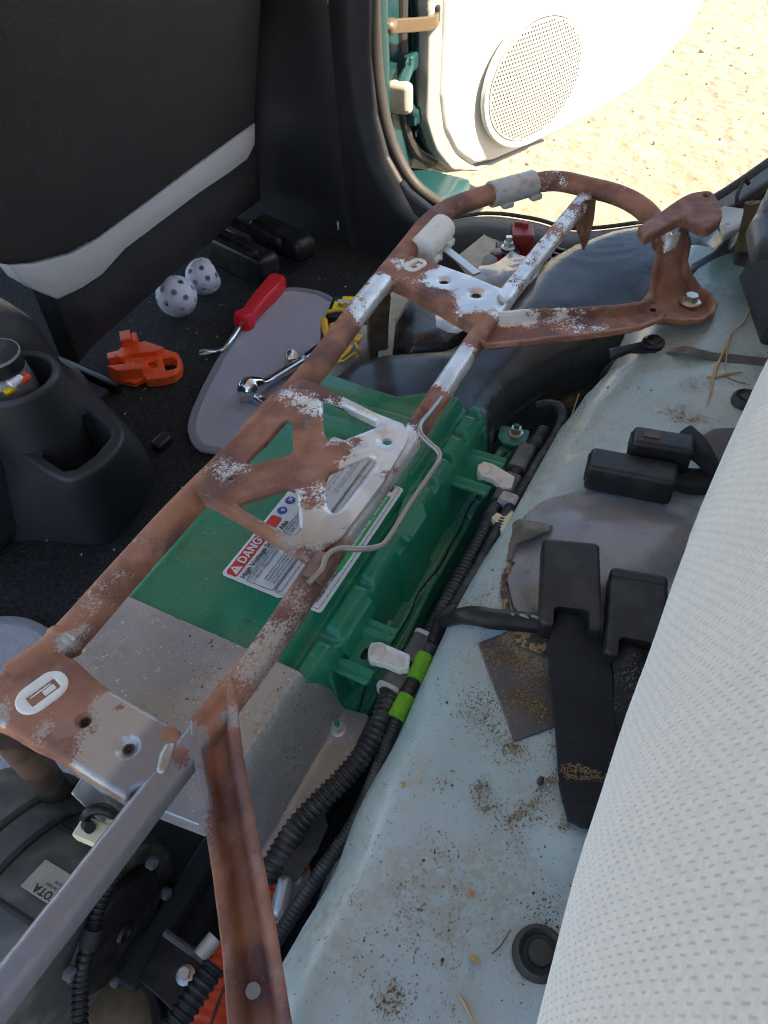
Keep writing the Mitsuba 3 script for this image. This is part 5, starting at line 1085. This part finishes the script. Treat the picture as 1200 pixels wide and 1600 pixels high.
part(k, 'conduit', corr([P(*q) for q in ((336, 1508, -.085), (318, 1535, -.085), (300, 1562, -.086), (275, 1600, -.088), (245, 1650, -.09))], .0088, .0050), 'm_black', smooth=25)
solo('steel_pipe', cyl(.006, P(312, 1495, -.10), P(336, 1465, -.10), 14), 'm_steel', 'short bright steel pipe end above the orange cable', 'pipe', smooth=40)
k = thing('terminal_cover', 'grey metal bracket and shield behind the orange cable end', 'bracket')
FB4 = FZ(-.13)
part(k, 'shield', FB4.to(sheet(rd(FB4.poly([(430, 1440), (440, 1395), (468, 1370), (486, 1358), (483, 1370), (455, 1425), (434, 1452)]), .001), lambda x, y, d: .004 * np.clip(d / .004, 0, 1), t=.003, res=.004)), 'm_graycover')
part(k, 'boss', hull([(P(445, 1380, -.115), .006), (P(436, 1420, -.12), .007)], 14), 'm_steel', smooth=60)
part(k, 'dark_flap', FZ(-.115).to(sheet(rd(FZ(-.115).poly([(438, 1362), (470, 1318), (505, 1262), (512, 1290), (495, 1330), (462, 1378)]), .002), 0., t=.002, res=.006)), 'm_fan')

# ---------------------------------------------------------------- belts, patches and litter on the pan
def pan_sheet(px, h, t=.001, res=.004, rr=0., extra=None, r=.001):
    pts = [onpan(a, b, 0)[:2] for a, b in px]
    hf = h if callable(h) else (lambda x, y: h)
    return sheet(rd(Polygon(pts).buffer(0), r), lambda x, y, d: pan_z(x, y, None) + hf(x, y) + (extra(x, y, d) if extra else 0), t=t, res=res, rr=rr)
cv = [(790, 905), (793, 870), (803, 835), (822, 805), (850, 785), (895, 772), (940, 765), (990, 768), (1040, 780), (1100, 800), (1130, 850), (1090, 920), (1040, 950), (980, 985), (900, 1010), (830, 990), (800, 950)]
cvp = rd(Polygon([onpan(a, b)[:2] for a, b in cv]).buffer(0), .01)
k = thing('service_cover', 'oval grey metal service cover set in the blue floor pan', 'cover plate')
def cv_z(x, y, d):
    n0 = P(935, 812, 0.); return pan_z(x, y, None) + .004 - .002 * np.exp(-((d - .016) / .005) ** 2) + .006 * sst(.02, .045, d) - .003 * np.exp(-((x - n0[0]) / .010) ** 2 - ((y - n0[1]) / .026) ** 2)
part(k, 'plate', sheet(cvp, cv_z, t=.002, res=.005, rr=.002), 'm_cover')
sl_ = [onpan(a, b, .003) for a, b in ((800, 880), (788, 905), (789, 935), (797, 965), (808, 985))]
part(k, 'sealer_bead', wob(tube(sl_, .0028, n=10), .002, 300), 'm_tarseal')
sl_ = [onpan(a, b, .002) for a, b in ((800, 865), (806, 835), (825, 805), (855, 785), (900, 771), (950, 765), (1000, 770), (1060, 788))]
part(k, 'sealer_bead', wob(tube(sl_, .0014, n=8), .001, 300), 'm_tarseal')
solo('tar_flap', wob(pan_sheet([(800, 828), (806, 824), (830, 824), (862, 829), (855, 842), (825, 856), (805, 864), (796, 884), (790, 885), (797, 850)], .010, .0015, .003, extra=lambda x, y, d: .006 * np.sin(x * 160 + y * 90) * .5 + .004 * sst(0, .008, d)), .0015, 160), 'm_tarflap', 'curled dark flap of torn sealant at the rim of the service cover', 'sealant flap')
solo('damping_pad', pan_sheet([(747, 1006), (790, 988), (812, 985), (860, 1010), (900, 1050), (900, 1125), (803, 1160), (780, 1095), (762, 1050)], .0022, .002, .004, rr=.0008, r=.0006), 'm_tar', 'dark square damping pad with sandy grit stuck on the pan under the first belt', 'damping pad')
solo('torn_foil', wob(pan_sheet([(800, 992), (830, 985), (862, 990), (862, 1020), (845, 1028), (805, 1010)], .006, .001, .004), .002, 150), 'm_tarseal', 'crumpled gritty sealant scrap between the damping pad and the first buckle', 'sealant scrap')
def buckle(px0, px1, w_px, zt_, thick, label, tip_h=None, notch=True, split=False):
    """Housing from the belt end px0 to the tip px1; top face at height zt_."""
    a, b = P(*px0, zt_), P(*px1, zt_); 
    F = Fr(a, b - a, np.cross([0, 0, 1.], b - a)); L = np.linalg.norm(b - a); w = S(w_px, (a + b) / 2)
    pg = sbox(0, -w / 2, L, w / 2)
    nt = sbox(-.01, -w * .26, L * .15, w * .26) if notch else None
    base_ = m3.Manifold.batch_hull([m3.Manifold.sphere(.0045, 16).translate((x_, y_, z_)) for x_ in (.0045, L - .0045) for y_ in (-w / 2 + .0045, w / 2 - .0045) for z_ in (-thick + .0045, -.0045)])
    if notch:
        base_ = base_ - m3.Manifold.batch_hull([m3.Manifold.cylinder(.05, .004, .004, 16).translate((x_, y_, -.04)) for x_ in (-.02, L * .145) for y_ in (-w * .20, w * .20)])
    k = thing('seat_buckle', label, 'seat belt buckle')
    m = man(base_)
    part(k, 'housing', F.to(m), 'm_black', smooth=40)
    if split:
        part(k, 'seam', F.to(rbox(.001, w * .98, .0006, .0002, (L * .87, 0, .0001))), 'm_blackmatte')
    part(k, 'release_button', F.to(rbox(.006, w * .72, thick * .55, .001, (L - .0015, 0, -thick * .45))), 'm_blackmatte')
    return k, F, L, w
kA, FA_, LA, wA = buckle((893, 978), (893, 842), 92, .034, .024, 'black seat belt buckle with wide webbing, left of the near pair')
kB, FB_, LB, wB = buckle((994, 1028), (1000, 890), 92, .032, .024, 'black seat belt buckle half behind the backrest, right of the near pair', split=True)
wa_ = [(869, 968), (916, 968), (930, 1010), (950, 1060), (958, 1130), (961, 1232), (955, 1270), (937, 1302), (905, 1296), (886, 1286), (874, 1245), (868, 1180), (857, 1080), (851, 1030), (860, 1000)]
pA = P(892, 965, .03)
part(kA, 'webbing', pan_sheet(wa_, lambda x, y: .005 + .021 * np.exp(-np.hypot(x - pA[0], y - pA[1]) / .05) + .0015 * np.sin(x * 120), .002, .004, rr=.0008, r=.001), 'm_webbing')
part(kA, 'webbing_end', pan_sheet([(870, 1226), (961, 1232), (955, 1272), (937, 1304), (905, 1298), (885, 1288)], .0085, .003, .004, rr=.001), 'm_webbing')
st_ = []
r2 = np.random.default_rng(3)
for _ in range(420):
    q = onpan(876 + r2.uniform(0, 80), 1193 + r2.uniform(0, 36), .0064)
    b_ = trimesh.creation.box((.0012, .0006, .0006)); b_.apply_transform(trimesh.transformations.rotation_matrix(r2.uniform(0, 3.1), [0, 0, 1])); b_.apply_translation(q); st_.append(b_)
k_ = part(kA, 'stitching', cat(*st_), 'm_grain', smooth=False, kind='stuff')
pB = P(990, 1015, .03)
part(kB, 'webbing', pan_sheet([(964, 1022), (972, 1006), (1012, 1010), (1018, 1040), (1010, 1100), (985, 1200), (950, 1300), (925, 1300), (945, 1180), (955, 1090), (950, 1050)], lambda x, y: .003 + .022 * np.exp(-np.hypot(x - pB[0], y - pB[1]) / .03), .002, .004, rr=.0008), 'm_dustyweb')
kC, FC_, LC, wC = buckle((1060, 738), (922, 712), 52, .040, .030, 'black seat belt buckle boot lying lowest of the far pair', notch=False)
kD, FD_, LD, wD = buckle((1086, 692), (990, 676), 44, .052, .030, 'black seat belt buckle with a square slot, upper of the far pair', notch=False)
part(kD, 'slot', Fr(P(1019, 678, .0525), FD_.U, FD_.V).to(rbox(.014, .010, .0012, .0004)), 'm_darkrust')
part(kD, 'stalk', tube([P(1075, 688, .042), P(1095, 705, .030), P(1112, 730, .018), P(1130, 750, .010)], [.014, .013, .010, .008], n=12, prof=rsq(.5, 4, .6, 1.2)), 'm_blackmatte')
part(kC, 'stalk', tube([P(1048, 745, .02), P(1080, 752, .014), P(1120, 752, .010)], .011, n=12, prof=rsq(.5, 4, .6, 1.2)), 'm_blackmatte')
solo('grey_belt_end', pan_sheet([(1090, 700), (1096, 690), (1110, 682), (1150, 680), (1150, 730), (1120, 735), (1104, 722)], .012, .004, .004, rr=.003), 'm_fabricgrey', 'folded grey belt end beside the far buckles', 'belt')
def grommet(px, py, rpx, label, plug=True):
    c = onpan(px, py, .0); r = S(rpx, c)
    k = thing('rubber_grommet', label, 'grommet')
    part(k, 'ring', lathe([[r * .55, -.004], [r * .60, .004], [r * .78, .007], [r * .95, .004], [r, -.002]], 40).apply_translation(c), 'm_rubber', smooth=60)
    if plug: part(k, 'plug', lathe([[0, .007], [r * .42, .006], [r * .45, .003], [r * .68, .004]], 32).apply_translation(c), 'm_rubber', smooth=40)
    return k
grommet(843, 1492, 44, 'black rubber floor grommet near the bottom edge beside the backrest')
grommet(1166, 624, 22, 'small black rubber grommet half hidden by the backrest on the far pan')
for i_, (q, lb, r_) in enumerate((([(1172, 482), (1160, 506), (1150, 514)], 'short pale straw lying beyond the seam on the far pan', .0011), ([(1146, 516), (1130, 550), (1118, 580), (1112, 605), (1106, 630)], 'longest pine needle on the far pan', .0013), ([(1142, 522), (1136, 545), (1134, 580)], 'middle pine needle of the cluster on the far pan', .0010), ([(1140, 530), (1118, 575), (1110, 600), (1112, 615)], 'pine needle beneath the longest one on the far pan', .0011), ([(1104, 590), (1125, 588), (1140, 585), (1160, 583)], 'pale pine needle lying crosswise on the far pan', .0017), ([(1130, 588), (1150, 598), (1172, 604)], 'thin dark pine needle curving to the small grommet', .0007), ([(768, 1490), (782, 1478), (798, 1453)], 'thin dark hair-like stem beside the big grommet', .0005), ([(716, 1553), (728, 1572), (742, 1602)], 'thin brown twig at the bottom edge of the pan', .0011), ([(905, 615), (893, 650), (885, 675)], 'dry stem standing in the gap by the foam scrap', .0009))):
    solo('pine_needle' if 0 < i_ < 6 else 'straw', tube([onpan(a, b, .002) if i_ != 8 else P(a, b, -.06) for a, b in q], [r_ * .7, r_, r_ * .5], n=7, sub=6), 'm_straw' if i_ not in (5, 6) else 'm_brown', lb, 'pine needle' if 0 < i_ < 6 else 'straw', smooth=60)
solo('dry_leaf', wob(pan_sheet([(732, 1492), (742, 1492), (750, 1500), (751, 1512), (742, 1506), (733, 1500)], .003, .0006, .003, extra=lambda x, y, d: .003 * np.sin(x * 300)), .001, 200), 'm_straw', 'small curled brown leaf on the pan below the rust streak', 'leaf', smooth=True)
solo('brown_seed', hull([(P(647, 904, -.092), .0035), (P(649, 902, -.0915), .003)], 14), 'm_straw', 'round brown seed on the green battery flange', 'seed')
solo('pale_seed', hull([(P(606, 975, -.094), .0032), (P(608, 973, -.0935), .0026)], 12), 'm_beige', 'pale crumb on the green battery flange beside the near bracket', 'seed')
solo('black_chip', hull([(onpan(844, 1222, .002), .0025), (onpan(846, 1217, .002), .002)], 8), 'm_graingrey', 'tiny black chip on the pan beside the belt end', 'chip')
solo('gold_seed', hull([(onpan(627, 1225, .001), .0022), (onpan(628, 1227, .001), .002)], 8), 'm_straw', 'tiny golden crumb on the near pan edge', 'crumb')
def grains(name, spots_, n, mt, label, smin=.0002, smax=.00046, seed=1, z0=None):
    r = np.random.default_rng(seed); ms = []
    tot = sum(s[4] for s in spots_)
    for px, py, rx_, ry_, wgt, ang in spots_:
        for _ in range(int(n * wgt / tot)):
            u, v = r.normal(0, .5, 2); ca, sa_ = math.cos(ang), math.sin(ang)
            q = onpan(px + rx_ * u * ca - ry_ * v * sa_, py + rx_ * u * sa_ + ry_ * v * ca, .0004 + (z0 or 0))
            b_ = trimesh.creation.icosahedron(); b_.vertices *= r.uniform(smin, smax) * r.uniform(.6, 1.3, 3) * (1 + 1.2 * (r.random() < .08)); b_.apply_translation(q); ms.append(b_)
    k = K(name); scene[k] = mikit.ply(cat(*ms), mt, smooth=False); labels[k] = {'label': label, 'kind': 'stuff', 'category': 'grit'}
grains('sand_grit', [(755, 1130, 60, 22, 3, .6), (800, 1170, 30, 14, 2, .4), (752, 1235, 18, 22, 2, 0), (762, 1265, 18, 12, 1, 0), (820, 1265, 60, 12, 3, -.55), (855, 1225, 30, 12, 2, -.7), (800, 1300, 40, 20, 1, 1.2), (690, 1220, 30, 20, .5, 0), (640, 1400, 40, 60, 1.5, 0), (700, 1450, 50, 70, 1.5, 0), (790, 905, 8, 30, 2, 0), (830, 950, 30, 14, 3, 0), (845, 1020, 26, 14, 2, 0), (1080, 655, 40, 10, 3, 0), (1060, 640, 30, 14, 2, 0), (1040, 870, 20, 20, 2, 0), (870, 1170, 30, 20, 1, 0), (610, 1560, 30, 40, 2, 0), (730, 960, 50, 20, 1, 0), (880, 1290, 20, 12, 1, 0)], 3600, 'm_grain', 'brown sandy grit scattered over the blue floor pan')
grains('pad_grit', [(830, 1100, 40, 20, 3, .7), (870, 1060, 26, 14, 2, .4), (800, 1030, 40, 12, 1, .3)], 1800, 'm_grain', 'sandy grit lying on the dark damping pad', seed=2, z0=.0024, smax=.0005)
grains('dark_grit', [(870, 640, 60, 40, 3, -.8), (760, 920, 60, 30, 2, -.8), (650, 1330, 60, 120, 2, -1.1), (600, 1500, 70, 90, 3, 0), (760, 1380, 120, 140, 3, 0), (1000, 590, 100, 60, 2, 0), (700, 1080, 60, 80, 1.5, 0), (1120, 560, 60, 40, 1, 0), (850, 1450, 40, 60, 2, 0), (950, 690, 60, 40, 1, 0)], 500, 'm_graingrey', 'dark specks of grit scattered over the floor pan', .0002, .00055, 3)
solo('pan_seam', wob(tube([onpan(a, b, .0005) for a, b in ((838, 538), (900, 545), (960, 543), (1050, 548), (1120, 556), (1200, 565), (1260, 572))], .0045, n=10, prof=rsq(.5, 3, .35, 1.6), up=(0, 0, 1)), .0012, 200), 'm_tarflap', 'grimy sealer seam running across the far floor pan', 'seam sealer')

# ---------------------------------------------------------------- rear seat back
bx_ = np.linspace(-.25, 1.25, 76); pz = np.array([[-.16, -.004], [-.10, .0], [-.062, .012], [-.040, .035], [-.028, .065], [-.0235, .10], [-.026, .14], [-.036, .19], [-.056, .25], [-.082, .31], [-.112, .37], [-.145, .43], [-.18, .49], [-.22, .56], [-.26, .64]])
pc = cr(np.c_[pz, np.zeros(len(pz))], 7)[:, :2]; ss_ = np.r_[0, np.cumsum(np.linalg.norm(np.diff(pc, axis=0), axis=1))]
XB, SB = np.meshgrid(bx_, np.arange(len(pc)), indexing='ij')
yb_ = pc[:, 0][SB]; zb_ = pc[:, 1][SB]
fall = -.035 * np.clip((XB - .38) / .35, 0, None) ** 1.6 - .006 * np.clip((.16 - XB) / .2, 0, 1) + .0025 * np.sin(XB * 9)
wv = meshkit.fbm(np.stack([XB * 5, ss_[SB] * 5, XB * 0], -1), 3) - .5
cre = -.004 * np.exp(-((XB * .8 - (ss_[SB] - .10) * .9 - .22) / .012) ** 2)
VB = np.stack([XB, yb_ + fall + .006 * wv + cre, zb_ + .002 * wv], -1).reshape(-1, 3); ib = np.arange(XB.size).reshape(XB.shape)
qb = np.stack([ib[:-1, :-1], ib[1:, :-1], ib[1:, 1:], ib[:-1, 1:]], -1).reshape(-1, 4)
k = thing('rear_seat_back', 'pale grey woven mesh backrest of the rear seat', 'car seat')
part(k, 'front_cover', (VB, qb), 'm_weave', smooth=True, uv=np.c_[XB.ravel(), ss_[SB].ravel()])
part(k, 'foam_core', rbox(1.45, .10, .62, .03, (.5, -.34, .33)), 'm_fabricgrey')

lr = np.random.default_rng(11); ms = []
for _ in range(130):
    p = np.array([lr.uniform(.3, 1.15), lr.uniform(.41, 1.0), ZC + .0012]); a = lr.uniform(0, 6.3); L_ = lr.uniform(.002, .006)
    ms.append(tube([p, p + [L_ * .5 * math.cos(a), L_ * .5 * math.sin(a), .0012], p + [L_ * math.cos(a + .5), L_ * math.sin(a + .5), 0]], lr.uniform(.0003, .0007), n=4, sub=2))
k = K('lint'); scene[k] = mikit.ply(cat(*ms), 'm_sleeve', smooth=False); labels[k] = {'label': 'pale lint and fibres caught in the black carpet', 'kind': 'stuff', 'category': 'lint'}
